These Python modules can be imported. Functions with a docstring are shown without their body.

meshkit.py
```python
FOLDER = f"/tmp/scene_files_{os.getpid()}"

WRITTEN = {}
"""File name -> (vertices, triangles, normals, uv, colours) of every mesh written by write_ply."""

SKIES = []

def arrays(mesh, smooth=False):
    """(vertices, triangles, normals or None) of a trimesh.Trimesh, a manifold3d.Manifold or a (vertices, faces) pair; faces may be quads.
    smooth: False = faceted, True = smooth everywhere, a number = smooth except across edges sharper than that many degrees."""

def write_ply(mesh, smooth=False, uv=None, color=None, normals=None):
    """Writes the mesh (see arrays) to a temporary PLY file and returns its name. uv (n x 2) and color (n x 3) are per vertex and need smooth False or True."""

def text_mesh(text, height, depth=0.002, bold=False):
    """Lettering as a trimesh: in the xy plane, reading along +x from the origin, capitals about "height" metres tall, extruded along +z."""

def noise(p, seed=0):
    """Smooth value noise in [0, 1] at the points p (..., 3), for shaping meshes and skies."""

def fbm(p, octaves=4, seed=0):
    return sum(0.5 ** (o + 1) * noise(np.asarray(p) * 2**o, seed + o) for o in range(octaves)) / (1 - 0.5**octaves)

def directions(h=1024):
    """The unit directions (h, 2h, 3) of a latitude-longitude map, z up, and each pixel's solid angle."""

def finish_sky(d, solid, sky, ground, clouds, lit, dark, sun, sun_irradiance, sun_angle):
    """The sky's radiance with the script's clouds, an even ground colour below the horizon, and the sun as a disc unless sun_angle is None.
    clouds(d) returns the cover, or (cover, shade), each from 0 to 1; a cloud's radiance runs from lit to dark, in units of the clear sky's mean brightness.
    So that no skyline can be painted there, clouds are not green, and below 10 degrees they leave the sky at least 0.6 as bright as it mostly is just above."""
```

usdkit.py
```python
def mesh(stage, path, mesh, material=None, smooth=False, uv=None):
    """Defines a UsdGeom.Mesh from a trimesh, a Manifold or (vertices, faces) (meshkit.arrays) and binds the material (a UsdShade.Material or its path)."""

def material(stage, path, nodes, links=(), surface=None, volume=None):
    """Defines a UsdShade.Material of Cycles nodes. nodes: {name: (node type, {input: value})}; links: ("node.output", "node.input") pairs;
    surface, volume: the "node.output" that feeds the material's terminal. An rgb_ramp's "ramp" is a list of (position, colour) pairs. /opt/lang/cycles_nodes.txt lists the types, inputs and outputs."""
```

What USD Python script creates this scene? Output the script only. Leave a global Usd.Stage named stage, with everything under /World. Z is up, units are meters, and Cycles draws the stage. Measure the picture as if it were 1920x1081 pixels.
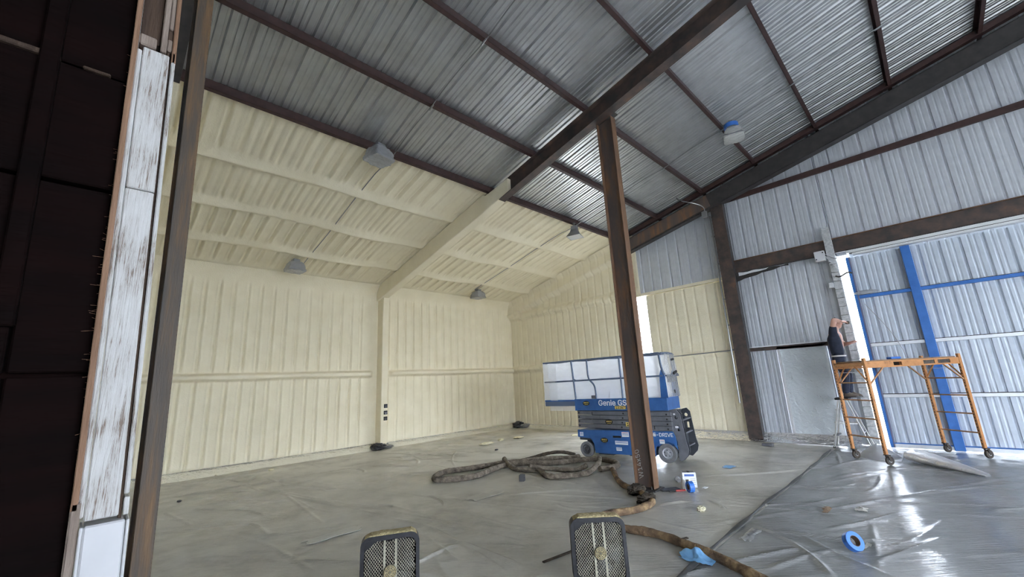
import math
import numpy as np
import trimesh
import manifold3d as m3
from shapely.geometry import Polygon, Point, box as sbox
import usdkit, meshkit
from pxr import Usd, UsdGeom, UsdLux, UsdShade, Gf, Sdf

stage = Usd.Stage.CreateInMemory()
UsdGeom.Xform.Define(stage, '/World')
UsdGeom.Scope.Define(stage, '/World/Looks')
PI = math.pi
rng = np.random.default_rng(11)

# ------------------------------------------------------------------ camera
cam = UsdGeom.Camera.Define(stage, '/World/camera')
RIGHT = (0.7174, -0.69484, -0.0503); UP = (-0.12032, -0.1947, 0.97345); FWD = (0.68619, 0.69231, 0.22329)
EYE = (0.0, 0.0, 1.7)
cam.AddTransformOp().Set(Gf.Matrix4d(*RIGHT, 0, *UP, 0, *[-c for c in FWD], 0, *EYE, 1))
cam.CreateFocalLengthAttr(14.405); cam.CreateHorizontalApertureAttr(36.0); cam.CreateVerticalApertureAttr(20.27)
cam.CreateClippingRangeAttr(Gf.Vec2f(0.05, 500))
cam.CreateExposureAttr(2.75)

# ------------------------------------------------------------------ sky: bright even overcast
sky = UsdLux.DomeLight.Define(stage, '/World/sky')
sky.CreateIntensityAttr(1.0); sky.CreateColorAttr(Gf.Vec3f(0.86, 0.95, 1.09))

# ------------------------------------------------------------------ materials
def M(name, nodes, links=(), surface='p.BSDF'):
    return usdkit.material(stage, '/World/Looks/' + name, nodes, list(links), surface=surface)

def plain(name, col, rough=0.5, metal=0.0, **k):
    return M(name, {'p': ('principled_bsdf', {'base_color': col, 'roughness': rough, 'metallic': metal, **k})})

def noisy(name, stops, scale=6, rough=0.6, metal=0.0, detail=4, bump=0.0, bscale=60, stretch=(1, 1, 1), rr=None, bdist=0.02, **k):
    n = {'g': ('texture_coordinate', {}), 'm': ('mapping', {'scale': stretch}), 'n': ('noise_texture', {'scale': scale, 'detail': detail, 'roughness': 0.6}),
         'r': ('rgb_ramp', {'ramp': stops}), 'p': ('principled_bsdf', {'roughness': rough, 'metallic': metal, **k})}
    l = [('g.object', 'm.vector'), ('m.vector', 'n.vector'), ('n.fac', 'r.fac'), ('r.color', 'p.base_color')]
    if rr:
        n['q'] = ('map_range', {'from_min': 0.3, 'from_max': 0.7, 'to_min': rr[0], 'to_max': rr[1]}); l += [('n.fac', 'q.value'), ('q.result', 'p.roughness')]
    if bump:
        n['n2'] = ('noise_texture', {'scale': bscale, 'detail': 3}); n['b'] = ('bump', {'strength': bump, 'distance': bdist})
        l += [('m.vector', 'n2.vector'), ('n2.fac', 'b.height'), ('b.normal', 'p.normal')]
    return M(name, n, l)

foam = noisy('spray_foam', [(0.3, (0.83, 0.745, 0.54)), (0.7, (0.895, 0.815, 0.615))], scale=2.2, rough=0.9, bump=0.5, bscale=38, bdist=0.012, specular_ior_level=0.25)
foam_fresh = noisy('foam_scrap', [(0.3, (0.80, 0.74, 0.52)), (0.7, (0.88, 0.83, 0.63))], scale=18, rough=0.9, bump=0.6, bscale=60)
roof_metal = noisy('roof_galvalume', [(0.35, (0.50, 0.505, 0.50)), (0.65, (0.57, 0.575, 0.57))], scale=3, rough=0.38, metal=0.8, detail=2, rr=(0.36, 0.42))
wall_metal = noisy('wall_galvalume', [(0.35, (0.585, 0.61, 0.645)), (0.65, (0.635, 0.66, 0.695))], scale=7, rough=0.42, metal=0.18, detail=2, rr=(0.36, 0.5))
door_metal = noisy('door_sheet_galvalume', [(0.35, (0.54, 0.595, 0.66)), (0.65, (0.59, 0.645, 0.71))], scale=7, rough=0.52, metal=0.12, detail=2)  # cool sky light partly tinted into the door sheets
red_oxide = noisy('red_oxide_primer', [(0.3, (0.040, 0.020, 0.018)), (0.7, (0.068, 0.034, 0.030))], scale=9, rough=0.55)
dark_steel = noisy('dark_mill_steel', [(0.3, (0.030, 0.028, 0.028)), (0.7, (0.062, 0.055, 0.052))], scale=7, rough=0.5)
rust = noisy('rusty_mill_steel', [(0.30, (0.095, 0.082, 0.076)), (0.50, (0.135, 0.098, 0.080)), (0.62, (0.21, 0.115, 0.065)), (0.75, (0.30, 0.15, 0.07))], scale=3.2, rough=0.6, stretch=(1.5, 1.5, 0.35), bump=0.25, bscale=40)
rust_left = noisy('orange_rusted_flange', [(0.30, (0.070, 0.060, 0.052)), (0.48, (0.095, 0.070, 0.050)), (0.60, (0.15, 0.088, 0.045)), (0.75, (0.23, 0.125, 0.05))], scale=5, rough=0.6, stretch=(3.5, 1.5, 0.3), bump=0.25, bscale=40)
rust_edge = noisy('rust_orange_edge', [(0.3, (0.13, 0.075, 0.045)), (0.7, (0.24, 0.13, 0.07))], scale=7, rough=0.7, stretch=(1, 1, 0.3))
rust_header = noisy('rusty_header_steel', [(0.35, (0.045, 0.038, 0.036)), (0.6, (0.10, 0.068, 0.055)), (0.75, (0.17, 0.09, 0.055))], scale=4, rough=0.6)
conduit_m = plain('conduit_galvanised', (0.36, 0.36, 0.36), 0.35, 0.8)
white_paint = noisy('white_paint', [(0.3, (0.60, 0.60, 0.61)), (0.7, (0.68, 0.68, 0.69))], scale=5, rough=0.45)
track_m = plain('white_track', (0.78, 0.79, 0.79), 0.4)
blue_frame = noisy('blue_door_paint', [(0.3, (0.038, 0.155, 0.48)), (0.7, (0.06, 0.21, 0.60))], scale=5, rough=0.42)
galv_rail = plain('galvanised_rail', (0.84, 0.86, 0.88), 0.35, 0.1)
concrete = noisy('concrete', [(0.3, (0.28, 0.27, 0.26)), (0.7, (0.38, 0.37, 0.35))], scale=3, rough=0.8)
ground_m = noisy('gravel', [(0.3, (0.38, 0.37, 0.35)), (0.7, (0.50, 0.49, 0.46))], scale=5, rough=0.9)
outer_m = plain('outer_cladding', (0.55, 0.56, 0.57), 0.5)
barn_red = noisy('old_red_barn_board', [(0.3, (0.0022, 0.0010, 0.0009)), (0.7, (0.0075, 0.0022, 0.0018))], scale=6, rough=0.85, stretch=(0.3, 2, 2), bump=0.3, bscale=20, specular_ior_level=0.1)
bare_wood = noisy('weathered_bare_wood', [(0.3, (0.16, 0.085, 0.05)), (0.7, (0.36, 0.21, 0.13))], scale=9, rough=0.8, stretch=(3, 3, 0.25), bump=0.4, bscale=30)
brown_wood = noisy('dark_brown_framing', [(0.3, (0.035, 0.02, 0.013)), (0.7, (0.09, 0.055, 0.035))], scale=9, rough=0.8, stretch=(3, 3, 0.3), bump=0.3)
grey_wood = noisy('grey_weathered_framing', [(0.3, (0.20, 0.15, 0.12)), (0.7, (0.36, 0.29, 0.24))], scale=9, rough=0.8, stretch=(3, 3, 0.3), bump=0.3)

def peeling():
    n = {'g': ('geometry', {}), 'm': ('mapping', {'scale': (1, 1, 0.035)}), 'w': ('noise_texture', {'scale': 210, 'detail': 5, 'roughness': 0.7, 'distortion': 1.2}),
         'm2': ('mapping', {'scale': (1, 1, 0.22)}), 'n': ('noise_texture', {'scale': 40, 'detail': 6, 'roughness': 0.75}), 'n3': ('noise_texture', {'scale': 5, 'detail': 3}),
         'mix': ('mix_float', {'fac': 0.38}), 'mix2': ('mix_float', {'fac': 0.28}),
         'r': ('rgb_ramp', {'ramp': [(0.0, (0.13, 0.085, 0.06)), (0.42, (0.24, 0.18, 0.14)), (0.455, (0.48, 0.45, 0.42)), (0.495, (0.60, 0.585, 0.56)), (0.6, (0.70, 0.69, 0.675)), (1, (0.74, 0.735, 0.73))]}),
         'b': ('bump', {'strength': 1.0, 'distance': 0.004}), 'p': ('principled_bsdf', {'roughness': 0.6})}
    l = [('g.position', 'm.vector'), ('m.vector', 'w.vector'), ('g.position', 'm2.vector'), ('m2.vector', 'n.vector'), ('g.position', 'n3.vector'), ('w.fac', 'mix.a'), ('n.fac', 'mix.b'),
         ('mix.result', 'mix2.a'), ('n3.fac', 'mix2.b'), ('mix2.result', 'r.fac'), ('r.color', 'p.base_color'), ('mix2.result', 'b.height'), ('b.normal', 'p.normal')]
    return M('peeling_white_paint', n, l)
peel = peeling()

def sheeting(name, lo, hi, r0, r1, bump):
    n = {'g': ('geometry', {}), 'n': ('noise_texture', {'scale': 0.7, 'detail': 6, 'roughness': 0.6}), 'r': ('rgb_ramp', {'ramp': [(0.3, lo), (0.7, hi)]}),
         'q': ('map_range', {'from_min': 0.35, 'from_max': 0.65, 'to_min': r0, 'to_max': r1}),
         'm0': ('mapping', {'rotation': (0, 0, 0.78)}), 'm': ('mapping', {'scale': (1.4, 24.0, 1.0)}), 'n2': ('noise_texture', {'scale': 1.6, 'detail': 4, 'roughness': 0.6, 'distortion': 0.6}),
         'b': ('bump', {'strength': bump, 'distance': 0.012}), 'p': ('principled_bsdf', {'specular_ior_level': 0.6})}
    l = [('g.position', 'n.vector'), ('n.fac', 'r.fac'), ('r.color', 'p.base_color'), ('n.fac', 'q.value'), ('q.result', 'p.roughness'),
         ('g.position', 'm0.vector'), ('m0.vector', 'm.vector'), ('m.vector', 'n2.vector'), ('n2.fac', 'b.height'), ('b.normal', 'p.normal')]
    return M(name, n, l)
sheet_dusty = sheeting('dusty_floor_plastic', (0.43, 0.41, 0.36), (0.64, 0.61, 0.54), 0.22, 0.42, 0.8)
sheet_gloss = sheeting('glossy_floor_plastic', (0.27, 0.27, 0.265), (0.37, 0.37, 0.36), 0.10, 0.26, 0.9)
sheet_tape = noisy('dark_seam_tape', [(0.3, (0.05, 0.05, 0.05)), (0.7, (0.10, 0.098, 0.095))], scale=8, rough=0.45)  # dark tone holds the shadow and dirt of the seam groove

def film(name, col, clear, rough, bump=0.0, bscale=14, trans=0.5):
    n = {'d': ('diffuse_bsdf', {'color': col}), 't': ('translucent_bsdf', {'color': col}), 'm1': ('mix_closure', {'fac': trans}),
         'c': ('transparent_bsdf', {'color': (1, 1, 1)}), 'm2': ('mix_closure', {'fac': clear}), 'gl': ('glossy_bsdf', {'color': (1, 1, 1), 'roughness': rough}),
         'f': ('fresnel', {'IOR': 1.45}), 'm3': ('mix_closure', {})}
    l = [('d.BSDF', 'm1.closure1'), ('t.BSDF', 'm1.closure2'), ('m1.closure', 'm2.closure1'), ('c.BSDF', 'm2.closure2'), ('m2.closure', 'm3.closure1'), ('gl.BSDF', 'm3.closure2'), ('f.fac', 'm3.fac')]
    if bump:
        n['g'] = ('texture_coordinate', {}); n['n'] = ('noise_texture', {'scale': bscale, 'detail': 3, 'distortion': 1.2}); n['b'] = ('bump', {'strength': bump, 'distance': 0.03})
        l += [('g.object', 'n.vector'), ('n.fac', 'b.height'), ('b.normal', 'd.normal'), ('b.normal', 'gl.normal'), ('b.normal', 'f.normal')]
    return M(name, n, l, 'm3.closure')
film_white = film('milky_plastic_film', (0.93, 0.94, 0.96), 0.12, 0.25, 0.3, 5, 0.6)
film_door = film('door_plastic_film', (0.84, 0.89, 0.91), 0.18, 0.14, 0.9, 9, 0.25)
film_roll = film('dull_milky_film', (0.80, 0.80, 0.80), 0.05, 0.55, 0.3, 9, 0.4)
film_clear = film('thin_clear_film', (0.85, 0.86, 0.88), 0.62, 0.14, 0.8, 9, 0.5)
film_skirt = film('skirt_plastic_film', (0.56, 0.54, 0.52), 0.18, 0.18, 0.9, 12, 0.3)
film_grey = film('dusty_grey_film', (0.30, 0.295, 0.28), 0.15, 0.3, 0.8, 16, 0.3)  # dusty plastic, greyed further to hold the shade of its folds
lift_blue = noisy('lift_blue_paint', [(0.3, (0.030, 0.105, 0.30)), (0.7, (0.05, 0.16, 0.42))], scale=5, rough=0.42)
lift_grey = noisy('lift_grey_arms', [(0.3, (0.12, 0.125, 0.14)), (0.7, (0.18, 0.185, 0.20))], scale=6, rough=0.5)
lift_dark = plain('lift_dark_casting', (0.055, 0.06, 0.07), 0.5)
rail_m = plain('lift_rail_grey_blue', (0.12, 0.16, 0.24), 0.45)
black_m = plain('black_plastic', (0.012, 0.012, 0.014), 0.45)
tyre_m = noisy('grey_solid_tyre', [(0.3, (0.15, 0.15, 0.155)), (0.7, (0.21, 0.21, 0.215))], scale=14, rough=0.75)
hub_m = plain('dusty_wheel_hub', (0.42, 0.43, 0.46), 0.55, 0.1)
hubdark_m = plain('dark_wheel_hub', (0.10, 0.10, 0.105), 0.6)
decal_white = plain('white_decal', (0.82, 0.83, 0.85), 0.5)
decal_yellow = plain('yellow_decal', (0.75, 0.58, 0.16), 0.5)
decal_black = plain('black_decal', (0.015, 0.015, 0.015), 0.5)
decal_red = plain('red_decal', (0.55, 0.08, 0.07), 0.5)
decal_blue = plain('blue_print', (0.05, 0.12, 0.38), 0.5)
orange_m = noisy('worn_orange_paint', [(0.28, (0.26, 0.11, 0.04)), (0.42, (0.50, 0.215, 0.07)), (0.75, (0.62, 0.29, 0.10))], scale=9, rough=0.5)
orange_rust = noisy('rusty_orange_tube', [(0.3, (0.34, 0.17, 0.08)), (0.7, (0.56, 0.30, 0.15))], scale=14, rough=0.6)
plywood_m = noisy('worn_plywood', [(0.3, (0.20, 0.13, 0.08)), (0.7, (0.34, 0.22, 0.13))], scale=10, rough=0.75)
alu_m = noisy('ladder_aluminium', [(0.3, (0.62, 0.61, 0.58)), (0.7, (0.76, 0.75, 0.72))], scale=8, rough=0.35, metal=0.7)
caster_m = noisy('caster_rubber', [(0.3, (0.028, 0.025, 0.023)), (0.7, (0.10, 0.075, 0.055))], scale=20, rough=0.7)
hose_m = noisy('overspray_crusted_hose', [(0.3, (0.085, 0.068, 0.05)), (0.5, (0.20, 0.165, 0.125)), (0.72, (0.36, 0.31, 0.24))], scale=10, rough=0.95, bump=0.9, bscale=42, bdist=0.02)
hose_dark = noisy('dark_crusted_hose', [(0.3, (0.03, 0.024, 0.018)), (0.6, (0.085, 0.065, 0.045)), (0.8, (0.17, 0.14, 0.10))], scale=10, rough=0.95, bump=0.9, bscale=42, bdist=0.02)
hose_brown = noisy('brown_stained_hose', [(0.3, (0.075, 0.05, 0.032)), (0.5, (0.20, 0.125, 0.07)), (0.7, (0.45, 0.31, 0.16))], scale=7, rough=0.85, bump=0.8, bscale=36, bdist=0.02)
fan_frame_m = noisy('fan_blue_black_shell', [(0.3, (0.008, 0.008, 0.010)), (0.7, (0.022, 0.022, 0.027))], scale=10, rough=0.5)
fan_grille_m = noisy('foam_dusted_grille', [(0.3, (0.24, 0.225, 0.17)), (0.7, (0.52, 0.49, 0.38))], scale=9, rough=0.8)
fan_hub_m = plain('fan_hub_dusty', (0.16, 0.145, 0.10), 0.7)
fan_inner_m = plain('fan_blade_black', (0.012, 0.012, 0.014), 0.5)
crust_m = noisy('yellow_foam_crust', [(0.3, (0.34, 0.27, 0.13)), (0.7, (0.60, 0.51, 0.29))], scale=40, rough=0.95, bump=0.8, bscale=70)
blue_tape = plain('blue_masking_tape', (0.05, 0.19, 0.62), 0.45)
cloth_blue = noisy('blue_glove_rubber', [(0.3, (0.16, 0.38, 0.66)), (0.7, (0.24, 0.48, 0.76))], scale=14, rough=0.55)
card_m = plain('tape_cardboard_core', (0.13, 0.085, 0.06), 0.8)
skin_m = plain('skin', (0.58, 0.33, 0.25), 0.5, subsurface_weight=0.08)
shirt_m = noisy('navy_cotton_shirt', [(0.3, (0.010, 0.013, 0.026)), (0.7, (0.020, 0.026, 0.048))], scale=12, rough=0.85)
jean_m = noisy('dark_denim', [(0.3, (0.012, 0.016, 0.034)), (0.7, (0.026, 0.034, 0.062))], scale=14, rough=0.85)
boot_m = noisy('brown_leather_boot', [(0.3, (0.06, 0.045, 0.034)), (0.7, (0.13, 0.10, 0.075))], scale=14, rough=0.6)
belt_m = plain('pale_undershirt', (0.62, 0.58, 0.55), 0.8)
hair_m = plain('short_dark_hair', (0.02, 0.016, 0.013), 0.7)
lamp_m = plain('lamp_housing_grey', (0.34, 0.345, 0.35), 0.4, 0.4)
lamp_in = plain('lamp_reflector', (0.72, 0.73, 0.74), 0.3, 0.4)
film_lamp = film('lamp_grey_film', (0.74, 0.75, 0.77), 0.38, 0.25, 0.8, 16, 0.5)
bag_white = film('white_lamp_bag', (0.88, 0.88, 0.84), 0.05, 0.3, 0.6, 18, 0.5)
bag_black = noisy('black_polythene', [(0.3, (0.018, 0.018, 0.020)), (0.7, (0.06, 0.06, 0.064))], scale=9, rough=0.28, bump=0.6, bscale=22)
chalk_m = plain('chalk', (0.50, 0.50, 0.48), 0.9)
pilaster_m = noisy('mottled_white_masonry', [(0.3, (0.36, 0.37, 0.37)), (0.5, (0.52, 0.53, 0.53)), (0.7, (0.64, 0.64, 0.63))], scale=16, rough=0.75, bump=0.4, bscale=40)
purple_m = plain('shadow_violet_jamb', (0.16, 0.16, 0.24), 0.5)  # dark violet of the door jamb and the sliding door edge
shred_m = plain('pale_plastic_scrap', (0.62, 0.60, 0.54), 0.4)

# ------------------------------------------------------------------ scene helpers
used = {}
def numbered(parent, name):
    k = used.get((parent, name), 0); used[(parent, name)] = k + 1
    return name if k == 0 else f'{name}_{k:03d}'

class Thing:
    def __init__(s, path, mat): s.path, s.mat = path, mat

GROUPS = {'foam_scrap': 'foam offcuts on the floor', 'plastic_shred': 'plastic shreds on the floor', 'spray_hose': 'crusted spray hoses on the floor', 'box_fan': 'box fans in front',
          'plastic_skirt': 'plastic strips along the wall feet', 'girt': 'rails of the end wall', 'plastic_sheet': 'sheets covering the floor', 'wrapped_column_foot': 'dark bundles at the wall foot',
          'tape_roll': 'blue tape rolls on the floor', 'conduit': 'pipes under the roof and on the wall', 'column': 'bare steel columns', 'rafter': 'sloping roof beams', 'torn_strip': 'torn strips under the header', 'wood_splinter': 'sticks on the floor', 'dark_pebble': 'black lumps on the floor'}
def meta(prim, label=None, cat=None, group=None, kind=None):
    if cat and not group:
        n = prim.GetName(); group = GROUPS.get(n[:-4] if n[-3:].isdigit() else n)
    for k, v in (('label', label), ('category', cat), ('group', group), ('kind', kind)):
        if v: prim.SetCustomDataByKey(k, v)

def thing(name, label=None, cat=None, loc=(0, 0, 0), rz=0.0, group=None, kind=None):
    p = '/World/' + numbered('/World', name)
    x = UsdGeom.Xform.Define(stage, p)
    x.AddTranslateOp().Set(Gf.Vec3d(*map(float, loc))); x.AddRotateZOp().Set(math.degrees(rz))
    meta(x.GetPrim(), label, cat, group, kind)
    T = np.eye(4); c, s_ = math.cos(rz), math.sin(rz); T[:2, :2] = [[c, -s_], [s_, c]]; T[:3, 3] = loc
    return Thing(p, T)

def tomesh(m):
    if isinstance(m, MB): return m.tm()
    if hasattr(m, 'to_mesh'):
        q = m.to_mesh(); return trimesh.Trimesh(q.vert_properties[:, :3], q.tri_verts, process=False)
    if isinstance(m, (tuple, list)): return trimesh.Trimesh(m[0], m[1], process=False)
    return m

def part(parent, name, mesh, mat, label=None, smooth=30, world=False, kind=None):
    """A mesh prim under a thing (or under a part, for a sub-part)."""
    mesh = tomesh(mesh)
    if world:
        mesh = mesh.copy(); mesh.apply_transform(np.linalg.inv(parent.mat))
    p = parent.path + '/' + numbered(parent.path, name)
    pr = usdkit.mesh(stage, p, mesh, mat, smooth=smooth)
    meta(pr.GetPrim(), label, None, None, kind)
    return Thing(p, parent.mat)

def single(name, mesh, mat, label, cat, group=None, kind=None, smooth=30, base=None):
    """A thing that is one mesh: placed by an xform at its base."""
    mesh = tomesh(mesh).copy()
    b = mesh.bounds
    base = np.array([(b[0, 0] + b[1, 0]) / 2, (b[0, 1] + b[1, 1]) / 2, b[0, 2]]) if base is None else np.array(base)
    mesh.apply_translation(-base)
    p = '/World/' + numbered('/World', name)
    pr = usdkit.mesh(stage, p, mesh, mat, smooth=smooth)
    UsdGeom.Xformable(pr).AddTranslateOp().Set(Gf.Vec3d(*map(float, base)))
    meta(pr.GetPrim(), label, cat, group, kind)
    return Thing(p, np.block([[np.eye(3), base[:, None]], [np.zeros((1, 3)), np.ones((1, 1))]]))

class MB:
    def __init__(s): s.v, s.f, s.n = [], [], 0
    def add(s, v, f):
        v = np.asarray(v, float); f = np.asarray(f, int)
        if f.shape[1] == 4: f = np.vstack([f[:, [0, 1, 2]], f[:, [0, 2, 3]]])
        s.v.append(v); s.f.append(f + s.n); s.n += len(v); return s
    def tm(s): return trimesh.Trimesh(np.vstack(s.v), np.vstack(s.f), process=False)
    def m(s, mesh): mesh = tomesh(mesh); return s.add(mesh.vertices, mesh.faces)
    def box(s, c, size, bev=0.0, R=None):
        h = np.array(size, float) / 2
        if bev <= 0:
            v = np.array([[x, y, z] for x in (-1, 1) for y in (-1, 1) for z in (-1, 1)]) * h
        else:
            b = min(bev, h.min() * 0.9)
            v = np.array([[sx * (h[0] - (0 if k == 0 else b)), sy * (h[1] - (0 if k == 1 else b)), sz * (h[2] - (0 if k == 2 else b))] for sx in (-1, 1) for sy in (-1, 1) for sz in (-1, 1) for k in range(3)])
        hull = trimesh.convex.convex_hull(v)
        vv = np.array(hull.vertices)
        if R is not None: vv = vv @ np.asarray(R).T
        return s.add(vv + np.array(c, float), hull.faces)
    def b2(s, lo, hi, bev=0.0):
        lo, hi = np.minimum(lo, hi), np.maximum(lo, hi); return s.box((lo + hi) / 2, hi - lo, bev)
    def bar(s, a, b, w, h, up=(0, 0, 1), bev=0.0):
        """A rectangular bar from a to b: w across, h along up."""
        a, b = np.array(a, float), np.array(b, float); x = b - a; L = np.linalg.norm(x); x /= L
        y = np.cross(up, x); y /= np.linalg.norm(y); z = np.cross(x, y)
        return s.box((a + b) / 2, (L, w, h), bev, np.stack([x, y, z], 1))
    def tube(s, pts, r, n=10, caps=True):
        p = np.asarray(pts, float); t = np.gradient(p, axis=0); t /= np.linalg.norm(t, axis=1, keepdims=True) + 1e-12
        ref = np.array([0, 0, 1.0]) if abs(t[0, 2]) < 0.9 else np.array([1.0, 0, 0])
        A, B = [], []
        a = np.cross(ref, t[0]); a /= np.linalg.norm(a)
        for ti in t:
            a = a - ti * (a @ ti); a /= np.linalg.norm(a); A.append(a.copy()); B.append(np.cross(ti, a))
        A, B = np.array(A), np.array(B); ang = np.arange(n) * 2 * PI / n
        r = np.broadcast_to(np.asarray(r, float), (len(p),))[:, None, None]
        v = (p[:, None] + r * (np.cos(ang)[None, :, None] * A[:, None] + np.sin(ang)[None, :, None] * B[:, None])).reshape(-1, 3)
        i, j = np.meshgrid(np.arange(len(p) - 1), np.arange(n), indexing='ij'); j2 = (j + 1) % n
        f = np.stack([i * n + j, i * n + j2, (i + 1) * n + j2, (i + 1) * n + j], -1).reshape(-1, 4)
        k = s.n; s.add(v, f)
        if caps:
            e = len(p) - 1
            s.f.append(np.array([[0, q + 1, q] for q in range(1, n - 1)]) + k)
            s.f.append(np.array([[e * n, e * n + q, e * n + q + 1] for q in range(1, n - 1)]) + k)
        return s
    def rod(s, a, b, r, n=10): return s.tube([a, (np.array(a) + np.array(b)) / 2, b], r, n)
    def lathe(s, prof, n=24, c=(0, 0, 0), axis='z'):
        """prof: (radius, height) pairs."""
        prof = np.asarray(prof, float); ang = np.arange(n) * 2 * PI / n
        v = np.stack([prof[:, :1] * np.cos(ang), prof[:, :1] * np.sin(ang), np.repeat(prof[:, 1:], n, 1)], -1).reshape(-1, 3)
        if axis == 'y': v = v[:, [0, 2, 1]] * [1, 1, -1]
        if axis == 'x': v = v[:, [2, 0, 1]]
        i, j = np.meshgrid(np.arange(len(prof) - 1), np.arange(n), indexing='ij'); j2 = (j + 1) % n
        f = np.stack([i * n + j, i * n + j2, (i + 1) * n + j2, (i + 1) * n + j], -1).reshape(-1, 4)
        return s.add(v + np.array(c, float), f)
    def prism(s, poly, depth, O, X, Y, Z):
        """A 2D outline extruded: x along X, y along Y, depth along Z, from O."""
        for g in getattr(poly, 'geoms', [poly]):
            e = trimesh.creation.extrude_polygon(g, depth, engine='earcut')
            s.add(np.asarray(O, float) + e.vertices @ np.array([X, Y, Z], float), e.faces)
        return s
    def grid(s, P, flip=False):
        n, m_ = P.shape[:2]; i, j = np.meshgrid(np.arange(n - 1), np.arange(m_ - 1), indexing='ij')
        f = np.stack([i * m_ + j, (i + 1) * m_ + j, (i + 1) * m_ + j + 1, i * m_ + j + 1], -1).reshape(-1, 4)
        return s.add(P.reshape(-1, 3), f[:, ::-1] if flip else f)

def slab(P, off):
    """A relief surface P (n, m, 3) with its rim closed back to P + off: a solid-looking layer."""
    b = MB(); b.grid(P)
    bk = off if callable(off) else (lambda e: e + np.array(off, float))
    for e in (P[0], P[-1], P[:, 0], P[:, -1]): b.grid(np.stack([e, bk(e)]))
    b.grid(bk(P[:: max(1, len(P) // 6)]))
    return b

def spline(pts, n):
    p = np.asarray(pts, float); d = np.r_[0, np.cumsum(np.linalg.norm(np.diff(p, axis=0), axis=1))]
    from scipy.interpolate import PchipInterpolator
    return PchipInterpolator(d, p, axis=0)(np.linspace(0, d[-1], n))

def catmull(pts, n):
    from scipy.interpolate import CubicSpline
    p = np.asarray(pts, float); d = np.r_[0, np.cumsum(np.sqrt(np.linalg.norm(np.diff(p, axis=0), axis=1)))]
    return CubicSpline(d, p, axis=0)(np.linspace(0, d[-1], n))

def crumple(c, size, seed, amp=0.35, sub=4, flat=True):
    """A crumpled lump sitting on z = c[2]."""
    m = trimesh.creation.icosphere(sub); v = np.array(m.vertices)
    n = meshkit.fbm(v * 1.9 + 7 * seed, 4, seed)[:, None]; r = np.abs(meshkit.noise(v * 3.1 + 3 * seed, seed + 5) - 0.5)[:, None] * 2
    v = v * (1 + amp * (n - 0.5) * 2 - amp * 0.5 * r) * np.array(size) / 2
    if flat: v[:, 2] = np.maximum(v[:, 2], -size[2] * 0.42)
    v[:, 2] -= v[:, 2].min()
    return trimesh.Trimesh(v + np.array(c), m.faces, process=False)

def text_on(text, height, O, X, Y, Z, bold=False, depth=0.002, mid=False):
    t = meshkit.text_mesh(text, height, depth, bold); v = np.array(t.vertices)
    if mid: v[:, 0] -= (v[:, 0].min() + v[:, 0].max()) / 2; v[:, 1] -= (v[:, 1].min() + v[:, 1].max()) / 2
    return trimesh.Trimesh(np.asarray(O, float) + v @ np.array([X, Y, Z], float), t.faces, process=False)

# ------------------------------------------------------------------ the building's measures
YE, XG, XN = 12.28, 11.93, -0.12          # inner faces: eave wall, gable wall, near end wall
HE, SL = 4.816, 0.2243                     # underside of the purlins at the eave, roof pitch
RIDGE, YR = -3.6, -11.0
XM, XL = 6.08, 0.16                         # frame lines
def zp(y): return HE + SL * (YE - y)       # underside of the purlins (front slope)
PH = 0.17                                  # purlin depth
def zr(y):
    y = np.asarray(y, float); return np.where(y >= RIDGE, zp(y), zp(RIDGE) - SL * (RIDGE - y)) + PH
SEAM = 1.93

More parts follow.
